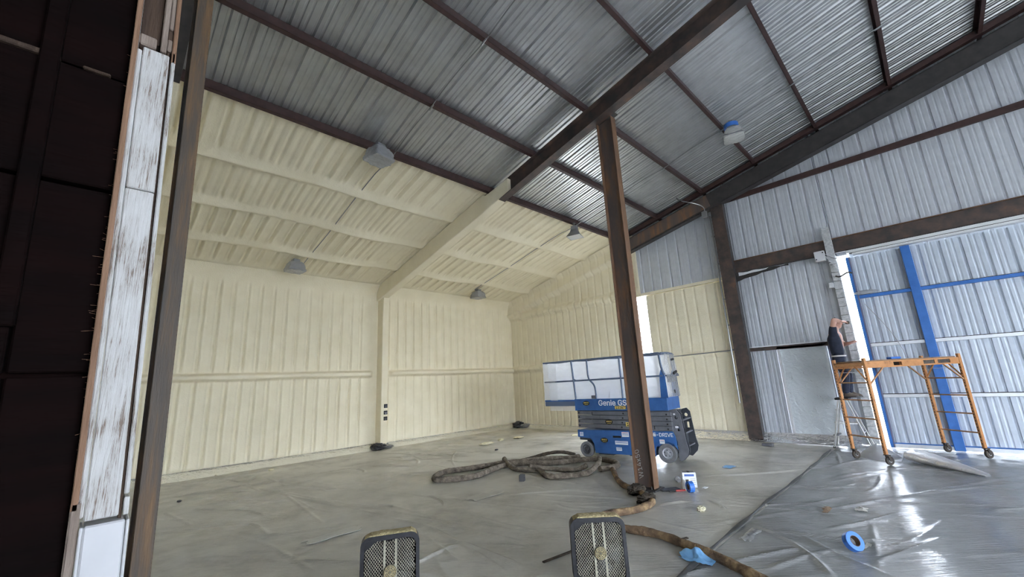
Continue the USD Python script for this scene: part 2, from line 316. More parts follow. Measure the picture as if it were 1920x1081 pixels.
def rib_profile(n=1, pitch=0.305, start=0.0, mh=0.013):
    """u, outward depth of a ribbed steel sheet n ribs wide."""
    out = []
    for k in range(n):
        u = start + k * pitch
        out += [(u, 0), (u + 0.022, 0.030), (u + 0.050, 0.030), (u + 0.072, 0), (u + 0.126, 0), (u + 0.142, mh), (u + 0.157, mh), (u + 0.170, 0), (u + 0.206, 0), (u + 0.220, mh), (u + 0.235, mh), (u + 0.250, 0)]
    out.append((start + n * pitch + 0.012, 0))
    return np.array(out)

# ------------------------------------------------------------------ floor and outside ground
g = thing('ground', kind='structure')
part(g, 'gravel_yard', MB().b2((-60, -70, -0.4), (70, 70, -0.16)), ground_m, smooth=False)
fl_ = thing('floor', kind='structure')
part(fl_, 'slab', MB().b2((-4.2, YR - 0.3, -0.15), (XG + 0.3, YE + 0.4, -0.012)), concrete, smooth=False)

FOLDS = [[(2.09, 10.67), (2.77, 7.51), (3.23, 5.6), (3.54, 4.35), (3.9, 3.29)], [(2.14, 10.43), (2.79, 6.72), (3.13, 4.9), (3.48, 3.71), (3.47, 3.02)],
[(3.1, 8.44), (3.79, 6.58), (4.22, 4.93), (4.61, 3.68)], [(2.55, 9.06), (2.38, 6.85), (2.3, 6.01)], [(3.23, 6.58), (3.38, 4.57), (3.3, 3.69)],
[(3.14, 5.05), (2.97, 3.66), (2.84, 3.05)], [(2.92, 4.57), (2.71, 3.59)], [(3.06, 4.25), (3.06, 3.14)], [(6.96, 9.41), (6.08, 8.42), (5.62, 7.65)],
[(1.07, 11.52), (2.42, 11.34), (4.15, 11.38), (5.6, 11.45)], [(0.96, 10.12), (2.59, 9.91), (4.61, 9.69)], [(0.93, 8.87), (1.11, 7.62)],
[(4.89, 9.46), (6.28, 9.82), (7.68, 9.33), (8.94, 8.49)], [(5.75, 9.99), (7.15, 9.6), (8.38, 8.77)], [(7.12, 9.1), (7.4, 7.76), (8.02, 6.59)],
[(6.31, 2.63), (6.25, 2.27), (6.35, 1.91)], [(7.37, 3.3), (8.73, 2.03), (9.45, 1.7)], [(6.17, 1.53), (7.18, 0.93), (8.66, 0.15), (9.86, -0.53)],
[(6.6, 1.28), (7.89, 0.55), (9.25, -0.47)], [(5.44, 1.38), (4.99, 0.89), (4.82, 0.6)],
[(8.35, 1.54), (9.52, 0.73), (10.07, -0.17)], [(5.46, 1.48), (5.49, 1.03), (5.76, 0.73)], [(5.45, 1.79), (4.9, 1.19), (4.52, 0.97)], [(7.9, 1.6), (8.78, 1.19), (10.11, 0.75)],
[(1.33, 6.81), (1.63, 5.61), (1.69, 4.48)], [(0.83, 6.62), (1.25, 6.34), (1.97, 5.98)], [(5.04, 3.16), (4.9, 2.52), (4.9, 2.1)], [(5.0, 4.81), (5.34, 4.04), (5.57, 3.47)]]
r2 = np.random.default_rng(5)
for k in range(230):                                                # more small creases in the film
    x, y = r2.uniform(0.8, 11.3), r2.uniform(-1.5, 11.8)
    a = (2.05 if y > SEAM else 2.55) + r2.normal(0, 0.45); L = r2.uniform(0.4, 1.6); d = np.array([math.cos(a), math.sin(a)])
    c = np.array([x, y]); FOLDS.append([tuple(c - d * L / 2), tuple(c + np.array([-d[1], d[0]]) * r2.normal(0, 0.06)), tuple(c + d * L / 2)])

def crease_field(X, Y):
    """Height of the creases of the film over the slab."""
    H = np.zeros_like(X); rr = np.random.default_rng(3)
    for f in FOLDS:
        w, hgt = rr.uniform(0.016, 0.034), rr.uniform(0.008, 0.022)
        p = spline(f, 14)
        lo, hi = p.min(0) - 0.16, p.max(0) + 0.16
        ii = np.where((X[:, 0] > lo[0]) & (X[:, 0] < hi[0]))[0]; jj = np.where((Y[0] > lo[1]) & (Y[0] < hi[1]))[0]
        if not len(ii) or not len(jj): continue
        sl = np.ix_(ii, jj); q = np.stack([X[sl], Y[sl]], -1); best = np.full(q.shape[:2], 9.0); tt = np.zeros_like(best)
        for k, (a, b) in enumerate(zip(p[:-1], p[1:])):
            ab = b - a; t = np.clip(((q - a) @ ab) / (ab @ ab + 1e-9), 0, 1); d = np.linalg.norm(q - a - t[..., None] * ab, axis=-1)
            m_ = d < best; best[m_] = d[m_]; tt[m_] = (k + t[m_]) / (len(p) - 1)
        H[sl] = np.maximum(H[sl], hgt * np.exp(-(best / w) ** 2) * np.clip(np.sin(PI * np.clip(tt, 0.02, 0.98)) * 2.2, 0, 1))
    return H

HOSES = [[(7.64, 5.89), (7.3, 6.14), (7.01, 6.43), (6.64, 6.64), (6.35, 6.83), (5.85, 6.95), (5.43, 7.09), (5.04, 7.23), (4.74, 7.08), (4.55, 6.84), (4.62, 6.66), (4.85, 6.5), (5.18, 6.41), (5.72, 6.58), (6.19, 6.64), (6.50, 6.42), (6.72, 6.06), (6.98, 5.82), (7.35, 5.66), (7.60, 5.40), (7.56, 5.04), (7.40, 4.80), (7.2, 4.68), (7.03, 4.72), (6.80, 4.79)],
    [(6.95, 4.62), (6.56, 4.31), (6.05, 3.83), (5.87, 3.49), (5.61, 3.18), (5.5, 3.07), (5.29, 3.04), (4.97, 3.11), (4.69, 3.26), (4.48, 3.22), (4.4, 3.02), (4.4, 2.79), (4.44, 2.58), (4.42, 2.33), (4.33, 2.05), (4.23, 1.76), (4.1, 1.5), (3.95, 1.2)],
    [(6.30, 6.86), (6.04, 6.36), (6.01, 6.02), (6.14, 5.75), (5.96, 5.43), (5.87, 5.2), (6.08, 4.98), (6.39, 4.82), (6.74, 4.84)]]
from scipy.spatial import cKDTree
cpts = [catmull(h, 200) for h in HOSES] + [np.array([(8.035 + -0.118 * a + 0.993 * b, 5.02 + 0.993 * a + 0.118 * b) for a in np.arange(-1.2, 1.2, 0.08) for b in np.arange(-.05, .85, 0.1)])]
cpts.append(np.array([(10.2, 1.46), (9.81, 0.97), (11.63, 0.26), (11.2, -0.24), (11.31, 1.92), (11.69, 1.92), (11.43, 1.32), (11.68, 1.29), (6.2, 3.52), (6.66, 3.06), (6.47, 3.06), (6.37, 2.92), (5.22, .9), (10.55, 1.2), (10.3, .6), (9.9, .25), (9.5, -.1), (4.2, 1.93), (5.9, 3.5)]))
cpts.append(np.array([(1.86 + t * .88, 3.46 - t * .47) for t in np.linspace(-.28, .28, 8)] + [(3.21 + t * .70, 2.34 - t * .72) for t in np.linspace(-.28, .28, 8)]))
CONTACT = cKDTree(np.vstack(cpts))
def floor_film(x0, x1, y0, y1, step):
    X, Y = np.meshgrid(np.arange(x0, x1 + step, step), np.arange(y0, y1 + step, step), indexing='ij')
    P = np.stack([X, Y, np.zeros_like(X)], -1)
    dq = CONTACT.query(np.stack([X.ravel(), Y.ravel()], -1), distance_upper_bound=0.3)[0].reshape(X.shape)
    press = np.clip((np.minimum(dq, 0.3) - 0.09) / 0.12, 0, 1)      # things pressing the film flat
    Z = crease_field(X, Y) * press + 0.006 * meshkit.fbm(P * 1.3, 3, 2) + 0.004 * meshkit.noise(P * np.array([5, 11, 1]), 8)
    P[..., 2] = np.maximum(Z - 0.006, -0.004)
    return P
P = floor_film(-0.1, XG - 0.12, SEAM - 0.03, YE - 0.1, 0.0215)
single('plastic_sheet', MB().grid(P), sheet_dusty, 'large dusty beige plastic sheet covering the floor towards the foamed wall', 'plastic sheet', smooth=True, base=(0, 0, 0))
P = floor_film(-0.1, XG - 0.02, -4.0, SEAM, 0.0215); P[..., 2] -= 0.002
single('plastic_sheet', MB().grid(P), sheet_gloss, 'shiny grey plastic sheet covering the floor on the side of the big sliding door', 'plastic sheet', smooth=True, base=(0, 0, 0))
xs = np.linspace(2.0, 11.0, 160); wv = 0.012 * np.sin(xs * 1.3) + 0.006 * np.sin(xs * 3.1)
prof = np.array([(-0.036, 0.006), (-0.03, 0.012), (-0.008, 0.013), (0.006, 0.016), (0.02, 0.013), (0.036, 0.006)])
P = np.stack([np.stack([xs, SEAM + wv + u * (0.7 + 0.3 * np.sin(xs * 5)), np.full_like(xs, 0.003 + z)], -1) for u, z in prof], 1)
single('seam_tape', MB().grid(P, True), sheet_tape, 'long dark strip over the lapped seam of the two floor sheets, its groove shadow and dirt painted in', 'tape', smooth=True)

# ------------------------------------------------------------------ sprayed foam: relief surfaces
def ribs(u, wob, depth=0.042):
    d = ((u + wob) / 0.305) % 1.0; d = np.minimum(d, 1 - d) * 0.305
    return -depth * np.exp(-(d / 0.024) ** 2) + 0.014 * np.exp(-((d - 0.055) / 0.020) ** 2)
def band(z, a, b, s=0.02): return 1 / (1 + np.exp(-(z - a) / s)) * (1 - 1 / (1 + np.exp(-(z - b) / s)))

wl = thing('wall_left', kind='structure')
us = np.arange(-0.1, XG + 0.2, 0.0165); zs = np.r_[np.arange(0.10, 2.02, 0.06), np.arange(2.02, 2.36, 0.022), np.arange(2.36, 4.95, 0.06)]
U, Z = np.meshgrid(us, zs, indexing='ij'); Q = np.stack([U, Z, np.zeros_like(U)], -1)
wob = 0.012 * meshkit.noise(Q * np.array([0.9, 2.2, 1]), 4) + 0.01 * meshkit.noise(Q * np.array([3, 0.4, 1]), 9)
amp = np.clip(meshkit.noise(Q * np.array([0.55, 0.7, 1]), 21) * 1.1 + 0.35, 0.3, 1.1)
fade = (1 - np.exp(-((Z - 2.19) / 0.16) ** 2)) * np.clip((4.62 - Z) / 0.2, 0, 1) * np.clip((Z - 0.12) / 0.12, 0, 1)
smoothzone = 1 - band(U, 5.62, 6.6, 0.05)                           # bare strip beside the column
fade = fade * np.where(U < 6.2, smoothzone, np.clip((U - 6.3) / 0.05, 0, 1)) * np.clip((XG - 0.1 - U) / 0.9, 0.15, 1)
D = 0.05 + ribs(U, wob) * amp * fade + 0.15 * band(Z, 2.10 + 0.008 * np.sin(U * 2), 2.245, 0.010) * (1 - band(U, 5.83, 6.45, 0.03)) + 0.012 * meshkit.fbm(Q * 1.5, 3, 1) \
    + 0.004 * meshkit.noise(Q * 9, 3) + 0.28 * np.clip((Z - 4.55) / 0.4, 0, 1) ** 2 + 0.03 * band(U, 5.5, 5.6, 0.02) * fade * 0
blk = band(U, 3.0, 3.9, 0.06) * band(Z, 0.7, 1.8, 0.05); D += 0.016 * blk * meshkit.noise(Q * np.array([6, 4, 1]), 14)
P = np.stack([U, YE - D, Z], -1)
part(wl, 'foam_layer', slab(P, lambda e: np.concatenate([e[..., :1], np.full_like(e[..., :1], YE + 0.12), e[..., 2:]], -1)), foam, 'cream sprayed foam', smooth=40)
part(wl, 'outer_sheeting', MB().b2((XN - 0.3, YE + 0.13, -0.1), (XG + 0.35, YE + 0.2, 5.0)), outer_m, smooth=False)

# gable wall, foamed part
wg = thing('wall_front', kind='structure')
def foam_gable(y0, y1, z0, ztop, girts, seed, ribamp=0.5, step=0.03):
    ys = np.arange(y0, y1 + step * 0.5, step); ts = np.linspace(0, 1, 110)
    Yg, Tg = np.meshgrid(ys, ts, indexing='ij')
    top = ztop(Yg) if callable(ztop) else ztop
    Zg = z0 + Tg * (top - z0); Q = np.stack([Yg, Zg, np.zeros_like(Yg)], -1)
    D = 0.02 + ribs(Yg, 0.01 * meshkit.noise(Q * 2, seed)) * ribamp + 0.012 * meshkit.fbm(Q * 1.6, 3, seed) + 0.004 * meshkit.noise(Q * 9, seed)
    for a, b, d in girts: D += d * band(Zg, a, b, 0.014)
    if callable(ztop): D += 0.16 * np.clip((Zg - (top - 0.62)) / 0.12, 0, 1) + 0.1 * np.clip((Zg - (top - 0.16)) / 0.16, 0, 1)
    P = np.stack([XG - D + 0.02, Yg, Zg], -1)
    return slab(P[::-1], lambda e: np.concatenate([np.full_like(e[..., :1], XG + 0.17), e[..., 1:]], -1))
rooftop = lambda y: zp(y) + 0.06
part(wg, 'foam_layer', foam_gable(7.12, YE + 0.05, 0.10, rooftop, [(2.1, 2.26, 0.10), (4.2, 4.42, 0.08)], 31), foam, 'cream sprayed foam', smooth=40)
part(wg, 'foam_layer', foam_gable(6.28, 7.12, 4.22, rooftop, [(4.2, 4.42, 0.06)], 33), foam, 'cream sprayed foam above the bright gap', smooth=40)
part(wg, 'foam_layer', foam_gable(3.72, 6.06, 0.17, 4.14, [(2.14, 2.24, 0.05)], 35, 0.45), foam, 'cream sprayed foam right of the bright gap', smooth=40)

def gable_sheets(y0, y1, zlo, zhi, name='steel_sheet', x=XG + 0.10, mat=wall_metal, ph=0.0):
    k0 = math.floor((y0 - ph) / 0.915); y = ph + k0 * 0.915
    while y < y1:
        pr = rib_profile(3, start=y, mh=0.004); pr = pr[(pr[:, 0] >= y0 - 1e-6) & (pr[:, 0] <= y1 + 1e-6)]
        ends = []
        if y < y0: ends.append((y0, 0))
        pr = np.array(ends + list(map(tuple, pr)) + ([(y1, 0)] if y + 0.927 > y1 else []))
        pr = pr[np.argsort(pr[:, 0], kind='stable')]
        if len(pr) > 1 and np.ptp(pr[:, 0]) > 0.02:
            lo = np.array([zlo(v) if callable(zlo) else zlo for v in pr[:, 0]]); hi = np.array([zhi(v) if callable(zhi) else zhi for v in pr[:, 0]])
            a = np.stack([x + pr[:, 1], pr[:, 0], lo], -1); b = np.stack([x + pr[:, 1], pr[:, 0], hi], -1)
            part(wg, name, MB().grid(np.stack([a, b])), mat, smooth=False)
        y += 0.915
rt = lambda y: float(zr(y))
for y0, y1, z0, z1 in ((7.12, YE + .2, -.1, None), (6.05, 7.12, 4.2, None), (3.45, 6.05, -.1, 4.3)):   # steel behind the foam
    poly = [(y0, z0), (y1, z0)] + ([(y1, float(zr(y1))), (y0, float(zr(y0)))] if z1 is None else [(y1, z1), (y0, z1)])
    part(wg, 'backing_sheet', MB().prism(Polygon(poly), 0.04, (XG + 0.175, 0, 0), (0, 1, 0), (0, 0, 1), (1, 0, 0)), outer_m, smooth=False)
gable_sheets(3.5, 6.3, 4.25, rt)                 # above the foamed leaf
gable_sheets(1.25, 3.5, 2.2, rt)
gable_sheets(2.78, 3.5, 0.0, 2.2)
gable_sheets(1.25, 1.82, 0.0, 2.2)
gable_sheets(-3.0, 1.0, 3.98, rt)
gable_sheets(1.0, 1.25, 4.2, rt)
gable_sheets(YR, -3.0, 0.0, rt)

# ------------------------------------------------------------------ roof
ce = thing('ceiling', kind='structure')
x = XN - 0.25
while x < XG + 0.2:                              # steel roof sheets, front slope
    pr = rib_profile(3, start=x); pr[:, 0] = np.minimum(pr[:, 0], XG + 0.4)
    ys = (RIDGE, 6.75)
    G = np.stack([np.stack([pr[:, 0], np.full(len(pr), y), zr(y) + pr[:, 1]], -1) for y in ys])
    part(ce, 'roof_sheet', MB().grid(G), roof_metal, smooth=False)
    G = np.stack([np.stack([pr[:, 0], np.full(len(pr), y), zr(y) + pr[:, 1]], -1) for y in (YR - 0.3, RIDGE)])
    part(ce, 'roof_sheet', MB().grid(G), roof_metal, smooth=False)
    x += 0.915
part(ce, 'outer_roof', MB().add([(XN - .3, 6.6, zr(6.6) + .06), (XG + .4, 6.6, zr(6.6) + .06), (XG + .4, YE + .3, zr(YE + .3) + .06), (XN - .3, YE + .3, zr(YE + .3) + .06)], [[0, 1, 2, 3]]), outer_m, smooth=False)

us = np.arange(-0.1, XG + 0.1, 0.0185); vs = np.arange(6.68, YE + 0.06, 0.028)
U, V = np.meshgrid(us, vs, indexing='ij'); Q = np.stack([U, V, np.zeros_like(U)], -1)
wob = 0.018 * meshkit.noise(Q * np.array([0.9, 1.4, 1]), 44) + 0.008 * meshkit.noise(Q * np.array([3, 0.4, 1]), 49)
dist = np.full_like(U, 9.0)
for yk in (8.05, 9.46, 10.87): dist = np.minimum(dist, np.abs(V - yk + 0.02 * np.sin(U * 1.7 + yk) - 0.03 * meshkit.noise(Q * 2.0, int(yk))))
# a C-shaped purlin buried in foam: rounded ridge, its lower face soft
sgn = np.zeros_like(U)
for yk in (8.05, 9.46, 10.87): sgn = np.where(np.abs(V - yk) < 0.7, V - yk, sgn)
soft = np.where(sgn < 0, 0.050, 0.022)                              # the uphill side slumps, the downhill lip is crisp
ridge = (0.095 + 0.03 * meshkit.noise(Q * np.array([1.5, 1, 1]), 77)) / (1 + np.exp((dist - 0.085 - 0.07 * (meshkit.fbm(Q * np.array([4.0, 1, 1]), 3, 78) - 0.5)) / soft)) * np.clip(0.55 + 0.45 * np.sin(U * 0.9 + 1.0) ** 2, 0.4, 1)
fadep = np.clip((dist - 0.13) / 0.14, 0, 1) * np.clip((V - 6.70) / 0.06, 0.2, 1) * np.clip((YE - 0.35 - V) / 0.25, 0, 1)
amp = np.clip(meshkit.noise(Q * np.array([0.6, 0.9, 1]), 61) * 1.3 + 0.3, 0.35, 1.25)
bare = np.where(U < XM, 1 - 0.85 * band(U, 5.0, 5.75, 0.12), 1.0) * np.clip((XG - 0.15 - U) / 1.2, 0.1, 1)
edge = np.exp(-((U - (XM - 0.16)) / 0.05) ** 2)
D = 0.066 + (ribs(U, wob, 0.040) * amp * 1.2 + ribs(U + 0.15, wob * 1.4, 0.022) * (1.25 - amp)) * fadep * bare + ridge + 0.02 * meshkit.fbm(Q * 1.6, 3, 5) + 0.006 * meshkit.noise(Q * np.array([12, 5, 1]), 6) \
    - 0.05 * edge * fadep + 0.10 * np.clip((V - (YE - 0.42)) / 0.42, 0, 1) ** 1.5 + 0.06 * np.clip((U - (XG - 0.25)) / 0.25, 0, 1)
P = np.stack([U, V, HE + SL * (YE - V) + PH - D], -1)
part(ce, 'foam_layer', slab(P[::-1], lambda e: np.concatenate([e[..., :2], (zr(e[..., 1]) + 0.04)[..., None]], -1)), foam, 'cream sprayed foam between the eave wall and the first bare purlin', smooth=40)

# hidden walls of the hall; doorways behind the camera are added to let daylight in
wb = thing('wall_back', kind='structure')
for y0, y1, z0, z1 in ((1.66, YE + .15, 0, 9), (-2.6, -0.9, 0, 9), (-0.9, 1.66, 3.3, 9), (-5.6, -2.6, 2.7, 9), (YR, -5.6, 0, 9)):
    poly = [(y, z) for y, z in ((y0, z0), (y1, z0))] + [(y, min(z1, float(zr(y)) + .05)) for y in np.linspace(y1, y0, 8)]
    part(wb, 'steel_sheet', MB().prism(Polygon(poly), 0.1, (XN - 0.12, 0, 0), (0, 1, 0), (0, 0, 1), (1, 0, 0)), wall_metal, smooth=False)
wr = thing('wall_right', kind='structure')
zt = float(zr(YR))
for x0, x1, z0, z1 in ((XN - .2, 0.4, -.1, zt), (0.4, 7.4, 4.2, zt), (7.4, XG + .3, -.1, zt)):
    part(wr, 'steel_sheet', MB().b2((x0, YR - .1, z0), (x1, YR, z1 + .03)), wall_metal, smooth=False)
# the old barn the camera stands at the mouth of
br = thing('wall_barn', kind='structure')
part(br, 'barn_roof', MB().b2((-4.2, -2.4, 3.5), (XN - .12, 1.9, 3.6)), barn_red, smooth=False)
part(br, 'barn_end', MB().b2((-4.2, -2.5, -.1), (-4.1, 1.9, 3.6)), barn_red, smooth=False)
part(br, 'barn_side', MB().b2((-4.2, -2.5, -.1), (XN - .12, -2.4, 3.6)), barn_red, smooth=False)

# ------------------------------------------------------------------ steel frame
def isec(a, b, d, bf, tf=0.014, tw=0.010, up=(0, 0, 1), bev=0.003):
    """A wide-flange section from a to b; d along up, bf across."""
    a, b, up = (np.array(q, float) for q in (a, b, up)); x = (b - a) / np.linalg.norm(b - a)
    y = np.cross(up, x); y /= np.linalg.norm(y); z = np.cross(x, y)
    fl1 = MB().bar(a + z * (d - tf) / 2, b + z * (d - tf) / 2, bf, tf, up, bev); fl2 = MB().bar(a - z * (d - tf) / 2, b - z * (d - tf) / 2, bf, tf, up, bev)
    return fl1, fl2, MB().bar(a, b, tw, d - 2 * tf, up)

# bare purlins, counted from the edge of the foam
ordinal = ['first', 'second', 'third', 'fourth', 'fifth', 'sixth', 'seventh']
def cee(x0, x1, y, z, d=PH, w=0.065, t=0.006):
    """A C-shaped purlin on the roof slope, opening uphill."""
    b = MB(); n = np.array([0, SL, 1.0]); n /= np.linalg.norm(n); s_ = np.array([0, 1.0, -SL]); s_ /= np.linalg.norm(s_)
    o = np.array([0, y, z])
    def bx(u0, u1, v0, v1):
        pts = [o + s_ * u + n * v for u, v in ((u0, v0), (u1, v0), (u1, v1), (u0, v1))]
        V = np.array([p + (xx, 0, 0) for xx in (x0, x1) for p in pts])
        b.add(V, trimesh.convex.convex_hull(V).faces) if False else b.m(trimesh.convex.convex_hull(V))
    bx(-w / 2, -w / 2 + t, 0, d); bx(-w / 2, w / 2, 0, t); bx(-w / 2, w / 2, d - t, d); bx(w / 2 - t, w / 2, 0, 0.02); bx(w / 2 - t, w / 2, d - 0.02, d)
    return b
for k in range(7):
    y = 6.641 - 1.4087 * k
    t = thing('purlin', ['dark red steel purlin along the edge of the foam, under the square lamps', 'second dark red purlin from the foam edge, crossing above the middle column', 'third dark red purlin from the foam edge, at the middle column top',
        'fourth dark red purlin from the foam edge, carrying the white bagged lamp', 'fifth dark red purlin from the foam edge, right of the sloping beam', 'sixth dark red purlin from the foam edge, near the upper right corner', 'last dark red purlin at the upper right corner'][k], 'purlin', (0.1, y, float(zp(y))), group='bare roof purlins')
    part(t, 'channel', cee(0.0, XG - 0.1, 0, 0.0), red_oxide, smooth=False)
    for xf in (XM, 11.65):
        c = MB().box((xf - 0.1, 0.055, 0.075), (0.08, 0.012, 0.13), 0.003); part(t, 'clip', c, dark_steel)
for k in range(3):                                                  # purlins of the far slope, out of the picture
    y = -4.9 - 1.7 * k; zz = float(zr(y)) - PH - 0.02
    single('purlin', MB().b2((0.0, y - .03, zz), (XG, y + .03, zz + PH)), red_oxide, 'dark red purlin on the rear roof slope, %s behind the ridge' % ordinal[k], 'purlin')

def slope_beam(name, X, y0, y1, drop, d, bf, mat, label, coat=None):
    """A rafter under the purlins from y0 (low end) to y1."""
    o = np.array([X, y0, 0.0])
    t = thing(name, label, 'beam', (X, y0, float(zp(y0))))
    n = np.array([0, SL, 1.0]) / math.hypot(1, SL)
    drop += 0.012
    a = np.array([0, 0, 0.0]) - n * (drop + d / 2); b = np.array([0, y1 - y0, SL * (y0 - y1)]) - n * (drop + d / 2)
    f1, f2, w = isec(a, b, d, bf, up=n)
    part(t, 'top_flange', f1, mat); part(t, 'bottom_flange', f2, mat); part(t, 'web', w, mat)
    return t, n
t, n_ = slope_beam('rafter', XM, 6.4, RIDGE, 0.0, 0.34, 0.20, dark_steel if False else rust_header, 'long rusty brown sloping roof beam over the middle column, its lower end coated in foam')
# the foam sleeve over its lower end
def sleeve(y0, y1, X, w, d, seed, n=(110, 44)):
    ys = np.linspace(y0, y1, n[0]); ang = np.linspace(0, 2 * PI, n[1] + 1)
    A, B = np.meshgrid(ys, ang, indexing='ij'); g_ = np.clip((A - y0) / 0.7, 0, 1)
    ex = 0.16; wd = w * (0.78 + 0.22 * g_); top = -0.012 + 0.09 * np.clip((A - 6.75) / 0.1, 0, 1); bot = -(d - 0.085) - 0.045 * g_; dd = top - bot
    cx = np.sign(np.cos(B)) * np.abs(np.cos(B)) ** ex * wd / 2; cz = np.sign(np.sin(B)) * np.abs(np.sin(B)) ** ex * dd / 2
    Q = np.stack([cx, A, cz], -1); s_ = 1 + 0.04 * g_ * (meshkit.fbm(Q * np.array([5, 1.3, 5]) + 9, 3, seed) - 0.5) * 2
    Q2 = np.stack([X + cx * s_, A, zp(A) + (top + bot) / 2 + cz * s_], -1)
    m = MB().grid(Q2)
    for e in (0, -1):
        c = Q2[e].mean(0); V = np.vstack([Q2[e], c]); k = len(Q2[e]); f = [[q, q + 1, k] if e == -1 else [q + 1, q, k] for q in range(k - 1)]; m.add(V, f)
    return m
part(t, 'foam_coating', sleeve(6.0, YE - 0.1, XM, 0.26, 0.425, 8), foam, 'cream foam coating over the lower end', smooth=40, world=True)

t, n_ = slope_beam('rafter', XL, 6.4, RIDGE, 0.0, 0.34, 0.16, dark_steel, 'dark sloping roof beam at the far left behind the near column')
part(t, 'foam_coating', sleeve(6.2, YE - 0.1, XL, 0.2, 0.425, 10), foam, 'cream foam coating over the lower end', smooth=40, world=True)

t, n_ = slope_beam('rafter', XG - 0.22, 6.6, RIDGE, 0.12, 0.42, 0.22, dark_steel, 'deep dark sloping beam along the top of the sheeted end wall')
part(t, 'web_plate', MB().bar(np.array([-0.105, 0.0, 0]) - n_ * 0.33, np.array([-0.105, RIDGE - 6.6, SL * (6.6 - RIDGE)]) - n_ * 0.33, 0.01, 0.40, n_), dark_steel)
part(t, 'rake_angle', MB().bar(np.array([-0.02, 0, 0.05]), np.array([-0.02, RIDGE - 6.6, SL * (6.6 - RIDGE) + 0.05]), 0.12, 0.12, n_), red_oxide)
part(t, 'rusty_end', MB().bar(np.array([-0.118, -0.02, 0]) - n_ * 0.33, np.array([-0.118, -2.85, SL * 2.85]) - n_ * 0.33, 0.012, 0.36, n_), rust, 'rusty brown lower stretch')

def column(name, label, X, Y, z1, d, bf, web_m, fl_m, baseplate=True, z0=0.0):
    t = thing(name, label, 'column', (X, Y, 0))
    a, b = (0, 0, z0), (0, 0, z1)
    f1, f2, w = isec(a, b, d, bf, 0.016, 0.012, up=(0, 1, 0))
    part(t, 'web', w, web_m); part(t, 'flange', f1, fl_m); part(t, 'flange', f2, fl_m)
    if baseplate:
        part(t, 'base_plate', MB().box((0, 0, 0.012 + 0.006), (bf + 0.14, d + 0.10, 0.024), 0.004), dark_steel)
        for sx in (-1, 1):
            for sy in (-1, 1): part(t, 'anchor_bolt', MB().lathe([(0, 0.03), (0.016, 0.03), (0.016, 0.05), (0.009, 0.052), (0.009, 0.075), (0, 0.075)], 6, (sx * (bf / 2 + .03), sy * (d / 2 - .03), 0)), dark_steel)
    return t
zc = float(zp(3.48)) - 0.34 / math.cos(math.atan(SL))
t = column('column', 'rusty brown steel column in the middle of the floor with chalk writing near its foot', XM + 0.12, 3.52, zc - 0.02, 0.32, 0.15, rust, rust_edge)
part(t, 'cap_plate', MB().bar((0, -0.22, zc - 0.012 + SL * 0.22), (0, 0.22, zc - 0.012 - SL * 0.22), 0.18, 0.018, (0, SL, 1)), dark_steel)
part(t, 'chalk_writing', text_on('W14x50', 0.075, (-0.0065, 0.035, 0.16), (0, 0.10, 0.99), (0, 1, -0.35), (-1, 0, 0), depth=0.0015), chalk_m, 'white chalk writing reading W14x50', smooth=False)
single('cloth_scrap', MB().box((6.32, 3.22, 0.012), (0.3, 0.16, 0.014), 0.004, R=np.array([[0.8, 0.6, 0], [-0.6, 0.8, 0], [0, 0, 1]])), bag_black, 'dark flat scrap poking out beside the foot of the middle column', 'scrap')
zc = float(zp(3.48)) - 0.36
t = column('column', 'tall rusty steel column in the left foreground beside the white peeling post', 0.298, 3.5 + 0.21, zc + 0.3, 0.42, 0.098, dark_steel, rust_left)
UsdGeom.Xformable(stage.GetPrimAtPath(t.path)).AddRotateYOp().Set(-1.0)
t = column('column', 'dark steel column against the end wall left of the plastic covered door', XG - 0.13, 3.53, float(zp(3.53)) - 0.5, 0.32, 0.2, dark_steel, dark_steel, False)
part(t, 'face_plate', MB().b2((-0.115, -0.16, 0.05), (-0.1, 0.16, float(zp(3.53)) - 0.5)), rust_header)
cd = MB().tube(catmull([(XG - 0.2, 3.78, 0.9), (XG - 0.2, 3.77, 2.0), (XG - 0.18, 3.77, 3.4), (XG - 0.18, 3.76, 4.6), (XG - 0.2, 3.74, 6.0)], 40), 0.022, 10)
t = thing('conduit', 'grey electrical pipe clipped up the left side of the dark end wall column', 'pipe', (XG - 0.2, 3.78, 0.9))
part(t, 'pipe', cd, conduit_m, world=True)
for z in (1.6, 2.25, 2.9, 3.6, 4.6, 5.4): part(t, 'strap', MB().box((XG - 0.17, 3.755, z), (0.05, 0.07, 0.035), 0.006), conduit_m, world=True)
t = thing('junction_box', 'small grey electrical box at the top of the end wall column', 'electrical box', (XG - 0.42, 3.80, 5.92))
part(t, 'box', MB().box((0, 0, 0.09), (0.10, 0.14, 0.18), 0.01), conduit_m)
part(t, 'pipe', MB().tube(catmull([(0.0, 0.0, 0.18), (0.0, 0.02, 0.34), (-0.25, 0.25, 0.47), (-0.9, 0.35, 0.46)], 30), 0.014, 8), conduit_m)

